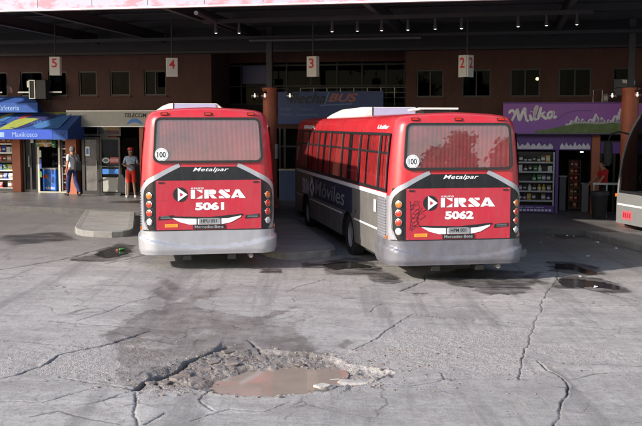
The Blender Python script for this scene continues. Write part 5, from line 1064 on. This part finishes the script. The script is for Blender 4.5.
# ------------------------------------------------------------------ coach at the right
M_cs = pm('coach_grey_silver', (.34, .34, .33), rough=.35, metal=.3, var=.06, coat=.3, grime=.12); M_cg = glass('coach_glass', (.35, .38, .40), .10); M_pk = pm('pink_sticker', (.60, .12, .14), rough=.5); M_seat = pm('coach_seat_cloth', (.06, .065, .08), rough=.9, var=.3)
def coach():
    X0, Y0 = 8.17, 26.6; zg = float(g(X0, Y0))
    # local: x right, y forward (towards the terminal); origin at front left corner's ground point
    B = thing('coach', 'grey coach with a raked dark front window, cut by the right edge', 'coach', (X0, Y0, zg), BA)
    Lc, Wd = 12.0, 2.55
    prof = [(.30, .02), (.32, .0), (.75, -.0), (1.15, -.02), (1.6, -.08), (2.1, -.22), (2.6, -.48), (3.0, -.82), (3.3, -1.2), (3.5, -1.7), (3.6, -2.4)]   # z, front edge y
    # side sheet left with window opening, built as rows
    b = MB(); rows = prof
    def fy(z):
        for (a, p), (c, q) in zip(prof, prof[1:]):
            if a <= z <= c: return p+(q-p)*(z-a)/(c-a)
        return prof[-1][1]
    for sx in (0, Wd):
        s = -1 if sx == 0 else 1
        zz = [.30, .5, .75, .95, 1.15]
        for z0, z1 in zip(zz, zz[1:]): b.add([(sx, -Lc, z0), (sx, fy(z0)-.12, z0), (sx, fy(z1)-.12, z1), (sx, -Lc, z1)], [(0, 1, 2, 3)], M_cs)
        z3 = [3.25, 3.4, 3.5, 3.6]; ins = [0, .03, .10, .28]
        for i in range(3): b.add([(sx-s*ins[i], -Lc, z3[i]), (sx-s*ins[i], fy(z3[i])-.12, z3[i]), (sx-s*ins[i+1], fy(z3[i+1])-.12, z3[i+1]), (sx-s*ins[i+1], -Lc, z3[i+1])], [(0, 1, 2, 3)], M_cs)
        # front pillar band along the raked edge, pillars
        zs_ = [1.15+.105*i for i in range(21)]
        for z0, z1 in zip(zs_, zs_[1:]): b.add([(sx, fy(z0)-.20, z0), (sx, fy(z0)-.12, z0), (sx, fy(z1)-.12, z1), (sx, fy(z1)-.20, z1)], [(0, 1, 2, 3)], M_cs)
        b.add([(sx, -Lc, 1.15), (sx, -Lc+.4, 1.15), (sx, -Lc+.4, 3.25), (sx, -Lc, 3.25)], [(0, 1, 2, 3)], M_cs)
        # rounded corner to the front
        for (za, _), (zb, _) in zip(prof, prof[1:]):
            if 1.14 < za < 3.3: continue
            for k in range(4):
                q0_, q1_ = R(22.5*k), R(22.5*(k+1)); f_ = lambda q, z: (sx-s*.12*(1-math.cos(q)), fy(z)-.12+.12*math.sin(q), z)
                b.add([f_(q0_, za), f_(q1_, za), f_(q1_, zb), f_(q0_, zb)], [(0, 1, 2, 3)], M_cs)
        for (za, _), (zb, _) in zip(prof[3:9], prof[4:9]):
            for k in range(4):
                q0_, q1_ = R(22.5*k), R(22.5*(k+1)); b.add([f_(q0_, za), f_(q1_, za), f_(q1_, zb), f_(q0_, zb)], [(0, 1, 2, 3)], M_cs)
    for (za, _), (zb, _) in zip(prof[:3], prof[1:4]): b.add([(.12, fy(za), za), (Wd-.12, fy(za), za), (Wd-.12, fy(zb), zb), (.12, fy(zb), zb)], [(0, 1, 2, 3)], M_cs)
    b.add([(0, -Lc, .3), (Wd, -Lc, .3), (Wd, -Lc, 3.25), (Wd-.28, -Lc, 3.6), (.28, -Lc, 3.6), (0, -Lc, 3.25)], [(0, 1, 2, 3, 4, 5)], M_cs)
    b.add([(.28, -Lc, 3.6), (Wd-.28, -Lc, 3.6), (Wd-.28, fy(3.6)-.12, 3.6), (.28, fy(3.6)-.12, 3.6)], [(0, 1, 2, 3)], M_cs); b.build('body', B, True)
    u = MB(); u.box(.15, Wd-.15, -Lc+.1, -.3, .22, .31, M_und); u.box(.05, Wd-.05, -Lc+.1, -.3, .95, 1.0, M_dark); u.build('chassis', B)
    w = MB(); zz = [1.15+(3.3-1.15)*i/14 for i in range(15)]
    for z0, z1 in zip(zz, zz[1:]): w.add([(.06, fy(z0)+.0, z0), (Wd-.06, fy(z0)+.0, z0), (Wd-.06, fy(z1), z1), (.06, fy(z1), z1)], [(0, 1, 2, 3)], M_cg)
    w.build('windscreen', B, True)
    ys = [None, -3.6, -5.2, -6.8, -8.4, -10, -11.6]
    for i in range(6):
        m = MB(); a = ys[i+1]; bb = ys[i]
        zz = [1.16+(3.25-1.16)*k/12 for k in range(13)]
        fe = (lambda z: fy(z)-.20) if i == 0 else (lambda z: bb)
        def edge(z): return fe(z)
        for z0, z1 in zip(zz, zz[1:]): m.add([(-.004, a, z0), (-.004, a+.07, z0), (-.004, a+.07, z1), (-.004, a, z1)], [(0, 1, 2, 3)], M_frame); m.add([(-.006, edge(z0)-.09, z0), (-.006, edge(z0), z0), (-.006, edge(z1), z1), (-.006, edge(z1)-.09, z1)], [(0, 1, 2, 3)], M_frame)
        m.box(-.008, 0, a, edge(1.16), 1.13, 1.20, M_frame); m.box(-.008, 0, a, min(edge(3.2), 99), 3.18, 3.26, M_frame)
        wn_ = m.build('side_window', B); p = MB()
        for z0, z1 in zip(zz, zz[1:]): p.add([(-.002, a, z0), (-.002, edge(z0)-.02, z0), (-.002, edge(z1)-.02, z1), (-.002, a, z1)], [(0, 1, 2, 3)], M_cg)
        p.build('pane', wn_)
    s = MB(); s.grid(lambda a, b_: (-.004, -Lc+a*(Lc-.14), .79+.05*b_), 1, 1, M_white); s.build('side_stripe', B)
    s = MB(); s.box(-.006, -.001, -.95, -.45, .42, .66, M_pk); 
    for k in range(4): s.box(-.009, -.0065, -.90+k*.11, -.82+k*.11, .47, .61, M_redp)
    s.build('sticker', B)
    for yy in (-2.4, -9.0): 
        ar = MB(); vs = []
        for q in range(17): an = math.pi*q/16; vs += [(-.005, yy, .32), (-.005, yy+.6*math.cos(an), .32+.62*math.sin(an))]
        ar.add(vs, [(2*i, 2*i+1, 2*i+3) for i in range(16)], M_und); ar.build('wheel_arch', B); wheel(B, .10, yy, .49, -1); wheel(B, Wd-.10, yy, .49, 1)
    # driver's seat and rails seen through the glass
    st = MB(); st.box(.35, .85, -1.6, -1.1, 1.0, 1.35, M_seat); st.box(.35, .85, -1.75, -1.6, 1.3, 2.1, M_seat); st.box(.45, .75, -1.76, -1.62, 2.1, 2.35, M_seat); st.build('driver_seat', B, bevel=.04)
    st = MB(); st.lathe([(.22, -.01), (.24, 0), (.22, .01)], M_rub, 20, (.6, -.65, 1.55), 'y'); st.tube([(.6, -.65, 1.55), (.6, -.4, 1.1)], .03, M_rub); st.build('steering_wheel', B)
    for k in range(5): st = MB(); y = -2.6-k*.9; st.box(.2, 1.05, y-.45, y, 1.2, 1.45, M_seat); st.box(.2, 1.05, y-.58, y-.45, 1.4, 2.25, M_seat); st.build('seat', B, bevel=.04)
    st = MB(); st.tube([(.9, -1.9, 1.0), (.9, -1.9, 3.1)], .02, M_alu); st.tube([(.2, -1.9, 1.9), (1.6, -1.9, 1.9)], .02, M_alu); st.tube([(.3, -1.9, 1.0), (.3, -1.9, 3.1)], .02, M_alu); st.build('handrail', B)
    mi = MB(); mi.tube([(.15, -.50, 2.72), (-.05, -.2, 2.80), (-.16, .05, 2.72), (-.18, .10, 2.55)], .025, M_dtx, 8); ma = mi.build('mirror_arm', B, True)
    mi = MB(); mi.lathe([(.001, -.36), (.06, -.34), (.11, -.25), (.125, -.05), (.125, .18), (.09, .31), (.001, .34)], M_rub, 16, (-.19, .11, 2.20)); mi.build('mirror', ma, True)
    l = MB(); l.lathe([(.001, -.02), (.05, -.01), (.05, .02)], M_amb, 10, (-.0, -.06, 1.05), 'x'); l.build('side_lamp', B)
coach()

# ------------------------------------------------------------------ people
def skin(name, pts, edges, parent, mats, facemat=None, sub=2):
    me = bpy.data.meshes.new(name); me.from_pydata([p[:3] for p in pts], edges, []); o = bpy.data.objects.new(name, me); COL.objects.link(o)
    md = o.modifiers.new('s', 'SKIN'); md.use_smooth_shade = True; sv = me.skin_vertices[0].data
    for i, p in enumerate(pts): r = p[3]; sv[i].radius = (r if isinstance(r, tuple) else (r, r)); sv[i].use_root = (i == 0)
    ss = o.modifiers.new('u', 'SUBSURF'); ss.levels = sub; ss.render_levels = sub; bpy.context.view_layer.update()
    m2 = bpy.data.meshes.new_from_object(o.evaluated_get(bpy.context.evaluated_depsgraph_get())); bpy.data.objects.remove(o); bpy.data.meshes.remove(me)
    m2.name = name; m2.materials.clear()
    for m in mats: m2.materials.append(m)
    for p in m2.polygons: p.use_smooth = True; p.material_index = facemat(p.center) if facemat else 0
    ob = bpy.data.objects.new(name, m2); COL.objects.link(ob); ob.parent = parent; return ob
def V3(*a): return Vector(a)
def person(label, loc, rz, skinc, shirt, trous, hairc, shoe, pose, shorts=False, hair_len=0, h=1.74):
    """faces -y; pose: dict of joint positions"""
    root = thing('person', label, 'person', loc, rz); root.scale = (h/1.75,)*3
    J = dict(pelvis=(0, 0, .96), spine=(0, .01, 1.12), chest=(0, .02, 1.30), neck=(0, .01, 1.46), head=(0, -.01, 1.54),
             shL=(.175, .02, 1.41), elL=(.23, .05, 1.13), wrL=(.24, -.02, .89), shR=(-.175, .02, 1.41), elR=(-.23, .05, 1.13), wrR=(-.24, -.02, .89),
             hipL=(.09, 0, .90), knL=(.10, -.01, .49), anL=(.10, .02, .09), toL=(.11, -.14, .04), hipR=(-.09, 0, .90), knR=(-.10, -.01, .49), anR=(-.10, .02, .09), toR=(-.11, -.14, .04)); J.update(pose)
    J = {k: Vector(v) for k, v in J.items()}
    pts = []; idx = {}; ed = []
    def P_(k, v, r): idx[k] = len(pts); pts.append((*v, r)); return idx[k]
    def E(a, b): ed.append((idx[a], idx[b]))
    P_('pelvis', J['pelvis'], (.135, .10)); P_('spine', J['spine'], (.12, .09)); P_('chest', J['chest'], (.15, .105)); P_('neck', J['neck'], .066); P_('jaw', J['head']+V3(0, -.012, -.01), (.078, .085))
    P_('cran', J['head']+V3(0, .005, .07), (.104, .118)); P_('crown', J['head']+V3(0, .01, .15), (.085, .098))
    for a, b in (('pelvis', 'spine'), ('spine', 'chest'), ('chest', 'neck'), ('neck', 'jaw'), ('jaw', 'cran'), ('cran', 'crown')): E(a, b)
    for s in 'LR':
        sg = 1 if s == 'L' else -1
        P_('sh'+s, J['sh'+s], .058); P_('el'+s, J['el'+s], .042); P_('wr'+s, J['wr'+s], .028); d = (J['wr'+s]-J['el'+s]).normalized(); P_('pm'+s, J['wr'+s]+d*.07, (.036, .02))
        E('chest', 'sh'+s); E('sh'+s, 'el'+s); E('el'+s, 'wr'+s); E('wr'+s, 'pm'+s)
        side = d.cross(V3(sg, 0, 0)); side = side.normalized() if side.length > .1 else V3(0, 1, 0)
        for k, (o_, ln) in enumerate(((-.026, .075), (-.009, .085), (.009, .08), (.026, .062))):
            a = J['wr'+s]+d*.085+side*o_; P_('f%d%s' % (k, s), a+d*ln*.5, .0085); P_('g%d%s' % (k, s), a+d*ln*.9+V3(-sg*.015, -.01, 0), .007); E('pm'+s, 'f%d%s' % (k, s)); E('f%d%s' % (k, s), 'g%d%s' % (k, s))
        P_('th'+s, J['wr'+s]+d*.05-side*.05, .010); P_('ti'+s, J['wr'+s]+d*.085-side*.062, .008); E('wr'+s, 'th'+s); E('th'+s, 'ti'+s)
        P_('hip'+s, J['hip'+s], .088); P_('kn'+s, J['kn'+s], .056); m = J['kn'+s].lerp(J['an'+s], .35)+V3(0, .02, 0); P_('cf'+s, m, .056); P_('an'+s, J['an'+s], .037); P_('to'+s, J['to'+s], .032)
        E('pelvis', 'hip'+s); E('hip'+s, 'kn'+s); E('kn'+s, 'cf'+s); E('cf'+s, 'an'+s); E('an'+s, 'to'+s)
    body = skin('body', pts, ed, root, [skinc])
    # face
    hd = J['head']+V3(0, 0, .05)
    f = MB(); f.add([hd+V3(-.014, -.098, -.02), hd+V3(.014, -.098, -.02), hd+V3(0, -.122, -.018), hd+V3(0, -.098, .025)], [(0, 2, 3), (2, 1, 3), (0, 1, 2)], skinc); f.build('nose', body, True)
    for sx in (-1, 1):
        f = MB(); f.lathe([(.001, -.012), (.009, -.008), (.012, 0), (.009, .008)], M_white, 10, hd+V3(sx*.033, -.092, .022), 'y'); f.lathe([(.001, -.014), (.005, -.011)], M_dtx, 8, hd+V3(sx*.033, -.092, .022), 'y'); f.build('eye', body, True)
        f = MB(); f.lathe([(.001, -.012), (.02, -.008), (.026, 0), (.018, .01), (.001, .012)], skinc, 10, hd+V3(sx*.088, .01, .0), 'x'); f.build('ear', body, True)
    f = MB(); ribbon(f, [(hd.x-.025, hd.z-.045), (hd.x, hd.z-.048), (hd.x+.025, hd.z-.045)], .009, pm('lips', (.35, .12, .10)), None, hd.y-.088); f.build('mouth', body)
    # shirt
    r = 1.16; sp = [(*J['pelvis'].lerp(J['spine'], -.75), (.168, .138)), (*J['spine'], (.15, .118)), (*J['chest'], (.170, .122)), (*J['chest'].lerp(J['neck'], .92), (.088, .082))]; se = [(0, 1), (1, 2), (2, 3)]
    for s in 'LR':
        n = len(sp); sp += [(*(J['sh'+s]+V3(0, 0, -.02)), .068), (*J['sh'+s].lerp(J['el'+s], .5), .060), (*J['sh'+s].lerp(J['el'+s], .80), .058)]; se += [(2, n), (n, n+1), (n+1, n+2)]
    skin('shirt', sp, se, root, [shirt])
    tp = [(*J['pelvis'], (.15, .118)), (*J['pelvis'].lerp(J['spine'], .6), (.142, .112))]; te = [(0, 1)]
    for s in 'LR':
        n = len(tp); tp += [(*J['hip'+s], .102), (*J['hip'+s].lerp(J['kn'+s], .6), .088), (*J['kn'+s], .092)]; te += [(0, n), (n, n+1), (n+1, n+2)]
        if not shorts: tp += [(*(J['kn'+s].lerp(J['an'+s], .4)+V3(0, .015, 0)), .084), (*J['an'+s].lerp(J['kn'+s], .02), .062)]; te += [(n+2, n+3), (n+3, n+4)]
    skin('shorts' if shorts else 'trousers', tp, te, root, [trous])
    for s in 'LR':
        d = (J['to'+s]-J['an'+s]); skin('shoe', [(*(J['an'+s]+V3(0, .02, -.035)), .05), (*J['an'+s].lerp(J['to'+s], .6), (.052, .045)), (*(J['to'+s]+V3(0, -.03, 0)), (.045, .036))], [(0, 1), (1, 2)], root, [shoe])
    hm = MB(); c0 = hd+V3(0, .012, .022)
    def hpnt(u, v):
        th = 2*math.pi*u; low = -.85 if math.sin(th) > -.25 else .42 if math.sin(th) < -.6 else -.15
        ph = math.asin(low)+(math.pi/2-math.asin(low))*v; return c0+V3(.097*math.cos(ph)*math.cos(th), .112*math.cos(ph)*math.sin(th), .122*math.sin(ph))
    hm.grid(hpnt, 28, 8, hairc); hm.build('hair', root, True); return root
SK1 = pm('skin_tan', (.36, .19, .12), rough=.6, var=.06); SK2 = pm('skin_brown', (.20, .10, .065), rough=.6, var=.06)
C_w = pm('white_shirt_cloth', (.66, .66, .70), rough=.9, var=.08, bump=.3, bscale=20); C_j = pm('navy_denim', (.022, .03, .10), rough=.9, var=.25, scale=12); C_rs = pm('red_shorts_cloth', (.60, .035, .02), rough=.85, var=.1); C_rsh = pm('red_shirt_cloth', (.50, .02, .02), rough=.9, var=.12); C_bk = pm('black_cloth', (.015, .015, .018), rough=.9); C_tan = pm('tan_cloth', (.35, .22, .13), rough=.9, var=.1)
H_g = pm('grey_hair', (.12, .115, .11), rough=.8, var=.3, scale=40); H_d = pm('dark_hair', (.015, .012, .01), rough=.7); SH_d = pm('dark_shoe', (.02, .02, .02), rough=.5); SH_w = pm('white_trainer', (.5, .5, .5), rough=.6)
def plaid():
    m = pm('checked_shirt_cloth', (.30, .36, .46), rough=.9, var=.5, scale=18); return m
def pplace(px, v, py=None): u = fu(px, v); p = FR(u, v); return (p.x, p.y, fl(u, v)+.005)
walk = dict(hipL=(.09, 0, .90), knL=(.10, -.16, .50), anL=(.09, -.20, .09), toL=(.10, -.36, .04), knR=(-.10, .03, .48), anR=(-.11, .28, .12), toR=(-.11, .17, .03), elL=(.24, .12, 1.14), wrL=(.25, .02, .90), elR=(-.24, -.02, 1.13), wrR=(-.22, -.22, .97))
pA = person('man walking in a white shirt and dark blue jeans with a black shoulder bag', pplace(72, -.95), R(222), SK1, C_w, C_j, H_g, SH_d, walk, h=1.74)
b = FR(fu(77.2, -.95), -.95); zb = fl(fu(77), -.95)
t = thing('shoulder_bag', 'black bag hanging at the right side of the white shirted man', 'bag', (b.x, b.y, zb+.85), R(25)); m = MB(); m.prism([(-.13, 0), (.15, .02), (.13, .34), (-.10, .36)], -.07, .07, C_bk); m.build('sack', t, bevel=.04); m = MB(); m.tube([(-.08, 0, .34), (-.14, .0, .62), (-.10, 0, .64), (.08, .02, .34)], .014, C_bk, 6); m.build('strap', t)
pC = person('man in red shorts and a checked shirt standing at the telephone shop', pplace(130.5, -.75), R(5), SK2, plaid(), C_rs, H_d, SH_w, dict(elL=(.25, -.02, 1.14), wrL=(.10, -.25, 1.16), elR=(-.25, -.02, 1.14), wrR=(-.08, -.26, 1.10), anL=(.13, .0, .09), toL=(.16, -.15, .04), anR=(-.12, .02, .09), toR=(-.15, -.14, .04)), shorts=True, h=1.72)
c_ = MB(); c_.lathe([(.106, 0), (.114, .03), (.102, .08), (.055, .108), (.001, .113)], PK[0], 16, (0, -.0, 1.655)); c_.add([(-.07, -.08, 1.662), (.07, -.08, 1.662), (.05, -.16, 1.650), (-.05, -.16, 1.650), (-.07, -.08, 1.672), (.07, -.08, 1.672), (.05, -.16, 1.660), (-.05, -.16, 1.660)], [(0, 1, 2, 3), (4, 5, 6, 7), (0, 3, 7, 4), (2, 1, 5, 6), (3, 2, 6, 7)], PK[0]); c_.build('cap', pC, True)
pp_ = pplace(125, -.75); t = thing('walking_stick', 'pale upright stick beside the man in red shorts', 'stick', pp_, 0); m = MB(); m.tube([(0, 0, 0), (.02, 0, .95)], .018, M_shw, 8); m.build('shaft', t); m = MB(); m.lathe([(.02, 0), (.02, .03), (.001, .035)], M_rub, 8, (0, 0, -.0)); m.build('ferrule', t)
pD = person('man in a red shirt in profile leaning on the railing beside the coach', pplace(604.5, -.62), R(-78), SK1, C_rsh, C_bk, H_d, SH_d, dict(elL=(.21, -.16, 1.17), wrL=(.20, -.30, 1.02), elR=(-.21, -.14, 1.17), wrR=(-.20, -.30, 1.04), neck=(0, -.02, 1.46), head=(0, -.05, 1.53)), h=1.76)

# ------------------------------------------------------------------ debris
M_st = pm('broken_concrete', (.27, .235, .215), rough=.95, var=.3, scale=20, bump=.5)
def rock(s, rg):
    d = [(x, y, z) for x in (-1, 1) for y in (-1, 1) for z in (-1, 1)]+[(1.3, 0, .2), (-1.3, .1, 0), (0, 1.2, .1), (.1, -1.25, 0), (0, 0, 1.15)]
    return [Vector((a*rg.uniform(.5, .9), b*rg.uniform(.5, .9), c*rg.uniform(.25, .6)))*s for a, b, c in d]
import bmesh
def hull(name, pts, mat):
    bm = bmesh.new(); [bm.verts.new(p) for p in pts]; bmesh.ops.convex_hull(bm, input=bm.verts); me_ = bpy.data.meshes.new(name); bm.to_mesh(me_); bm.free(); me_.materials.append(mat); return me_
rg = random.Random(4)
# loose gravel as one mass
proto = [hull('p', rock(1, rg), M_st) for _ in range(8)]; gv = MB(); G_st = [M_st, pm('dark_pebble', (.13, .11, .10), rough=.9, var=.3), M_st, pm('brown_pebble', (.26, .20, .165), rough=.9, var=.2)]
hole_w, agg_w = hp, P(agg); cnt = 0
PX = []
def scatter(n, x0, x1, y0, y1, s0, s1, test=None):
    global cnt
    for _ in range(n):
        px, py = rg.uniform(x0, x1), rg.uniform(y0, y1); x, y = gp(px, py)
        if test and not test(px, py): continue
        s = rg.uniform(s0, s1)*(.5+rg.random()**3*1.6); pm_ = rg.choice(proto); a = rg.uniform(0, 6.28); ca, sa_ = math.cos(a), math.sin(a); z = gz(x, y)+s*.15
        gv.add([(x+s*(v.co.x*ca-v.co.y*sa_), y+s*(v.co.x*sa_+v.co.y*ca), z+s*v.co.z) for v in pm_.vertices], [tuple(p.vertices) for p in pm_.polygons], rg.choice(G_st))
inel = lambda px, py: ((px-270)/125)**2+((py-374)/26)**2 < 1 and not ((px-272)/64)**2+((py-379)/15)**2 < 1
scatter(900, 140, 400, 346, 398, .006, .016, inel); scatter(500, 0, 642, 340, 392, .004, .009); scatter(260, 340, 460, 345, 392, .006, .012); scatter(90, 500, 580, 355, 420, .005, .010); scatter(120, 0, 642, 390, 425, .003, .006); scatter(80, 60, 640, 300, 340, .004, .008); scatter(150, 90, 240, 375, 396, .006, .014)
tag(gv.build('gravel'), 'loose gravel and crumbs of concrete around the pothole', 'gravel', kind='stuff')
def chunk(name, lab, px, py, sx, sy, sz, rz, grp='broken slabs at the right of the pothole', mat=None):
    x, y = gp(px, py); me_ = hull(name, [Vector((p.x*sx, p.y*sy, p.z*sz)) for p in rock(1.0, rg)], mat or M_st); o = bpy.data.objects.new(name, me_); COL.objects.link(o); o.location = (x, y, gz(x, y)+sz*.15); o.rotation_euler = (rg.uniform(-.06, .06), rg.uniform(-.1, .1), rz)
    bv = o.modifiers.new('b', 'BEVEL'); bv.width = .006; bv.segments = 2; tag(o, lab, 'rubble', grp)
M_pale = pm('pale_broken_slab', (.50, .45, .41), rough=.95, var=.25, scale=12, bump=.5)
chunk('broken_slab', 'long pale slab fragment at the right rim of the puddle', 333, 377, .26, .10, .055, .35, mat=M_pale); chunk('broken_slab', 'flat pale slab fragment furthest right of the pothole', 358, 380.5, .30, .13, .04, .15, mat=M_pale); chunk('broken_slab', 'small pale slab fragment between the puddle and the near rim', 322, 386, .10, .08, .04, .6, mat=M_pale)
M_wst = pm('damp_broken_concrete', (.20, .165, .15), rough=.8, var=.3, scale=20, bump=.5)
for i, (px, py, s) in enumerate(((163, 379, .12), (186, 372, .14), (176, 376, .10), (205, 366, .13), (214, 360, .11), (196, 377, .13), (232, 362, .12), (228, 352, .10), (150, 381, .09), (262, 356, .10), (300, 362, .09), (318, 356, .08))):
    chunk('concrete_chunk', 'grey chunk of broken concrete in the dark crack left of the puddle' if i < 9 else 'grey chunk of broken concrete on the far rim of the pothole', px, py, s*.85, s*.7, s*.32, rg.uniform(0, 3), mat=M_wst, grp='chunks in the crack left of the puddle' if i < 9 else 'chunks on the far rim of the pothole')
# litter
litter = [(553, 236, .04, M_white), (560, 234, .05, M_yel), (567, 236, .04, M_white), (574, 237, .05, M_white), (548, 238, .03, PK[1]), (586, 234, .04, M_white), (597, 243, .06, M_white), (616, 249, .05, M_white), (588, 257, .06, M_shw), (596, 288, .05, M_white), (541, 243, .04, M_shw), (580, 277, .04, M_shw)]
for i, (px, py, s, mt) in enumerate(litter):
    x, y = gp(px, py); me_ = hull('paper_scrap', [Vector((rg.uniform(-s, s), rg.uniform(-s, s), rg.uniform(0, s*.8))) for _ in range(9)], mt); o = bpy.data.objects.new('paper_scrap', me_); COL.objects.link(o); o.location = (x, y, gz(x, y)); tag(o, 'tiny crumpled paper scrap on the yard right of the bus numbered 5062', 'litter', 'paper scraps on the ground at the right')
x, y = gp(122, 251); t = thing('drink_can', 'small green can lying in the oily puddle left of the left bus', 'can', (x, y, gz(x, y)+.04), .6); m = MB(); m.lathe([(.001, -.06), (.025, -.06), (.030, -.05), (.030, .05), (.024, .06), (.001, .06)], PK[3], 14, (0, 0, 0), 'x'); m.build('body', t, True); m = MB(); m.lathe([(.001, 0), (.022, .001)], M_alu, 12, (.061, 0, 0), 'x'); m.build('lid', t)
x, y = gp(117, 251); o = MB(); o.add([(-.035, 0, .005), (.03, -.02, .008), (.035, .025, .018), (-.02, .03, .022), (0, .006, .035)], [(0, 1, 4), (1, 2, 4), (2, 3, 4), (3, 0, 4), (0, 3, 2, 1)], PK[0]); o = o.build('wrapper', loc=(x, y, gz(x, y)+.01)); tag(o, 'crumpled red wrapper beside the green can', 'wrapper')
# dark shallow puddles
puddle('puddle', 'dark shallow puddle with oily edges right of the right bus, nearer', [(556,279),(575,279),(600,282),(618,286),(618,290),(606,289),(590,287),(570,288),(560,284)], .006, M_dkw, .05)
puddle('puddle', 'dark shallow puddle right of the right bus, farther', [(556,264),(572,264),(582,268),(597,273),(588,275),(572,270),(556,269)], .006, M_dkw, .05)
puddle('puddle', 'dark shallow puddle by the rear wheel of the right bus', [(322,265),(340,262),(356,263),(372,267),(352,268),(334,270)], .006, M_dkw, .05)
puddle('puddle', 'oily dark puddle left of the left bus', [(94,255),(108,249),(124,247),(131,251),(120,256),(108,258)], .006, M_dkw, .05)

# ------------------------------------------------------------------ trees standing behind the photographer, seen in the bus windows
M_bark = pm('bark', (.10, .075, .055), rough=.95, var=.3, bump=.6); M_leaf = pm('leaves', (.05, .09, .03), rough=.7, var=.4, scale=1.2)
def tree(x, y, h, cr, seed, lab):
    r = random.Random(seed); t = thing('tree', lab, 'tree', (x, y, float(g(x, y))), 0, 'trees beyond the yard behind the viewpoint'); m = MB(); m.tube([(0, 0, -.1), (.05, .1, h*.25), (0, .05, h*.5), (.1, 0, h*.8)], [.22, .17, .12, .04], M_bark, 10)
    tips = []
    for k in range(9): a = k*.7+r.random(); z = h*(.3+.05*k); q = V3(math.cos(a)*cr*.7, math.sin(a)*cr*.7, z+cr*.5); m.tube([(0, .05, z), q*.5+V3(0, 0, z*.52), q], [.07, .045, .015], M_bark, 6); tips.append(q)
    m.build('trunk', t, True); tips += [V3(0, 0, h*.85), V3(.3, .2, h*.95)]
    c = MB()
    for q in tips:
        for _ in range(650):
            d = V3(r.gauss(0, 1), r.gauss(0, 1), r.gauss(0, .7))*cr*.30; p = q+d; s = r.uniform(.12, .24); a = V3(r.gauss(0, 1), r.gauss(0, 1), r.gauss(0, 1)).normalized(); b_ = a.orthogonal().normalized(); cc = a.cross(b_); c.add([p+b_*s, p+cc*s*.6, p-b_*s, p-cc*s*.6], [(0, 1, 2, 3)], M_leaf)
    c.build('crown', t)
for i, (x, y, h, cr) in enumerate(((-9, -27, 6.4, 2.0), (4, -30, 4.6, 1.8), (12, -29, 4.9, 1.6), (18, -26, 6.4, 1.5), (21, -26, 7.6, 1.2), (23.6, -24, 6.8, 1.1), (26.5, -26, 8.0, 1.3), (29, -24, 7.4, 1.2), (31.5, -26, 7.6, 1.4), (35, -26, 7.0, 1.8), (-16, -30, 7, 2.2))): tree(x, y, h, cr, i, 'leafy tree beyond the yard behind the viewpoint')
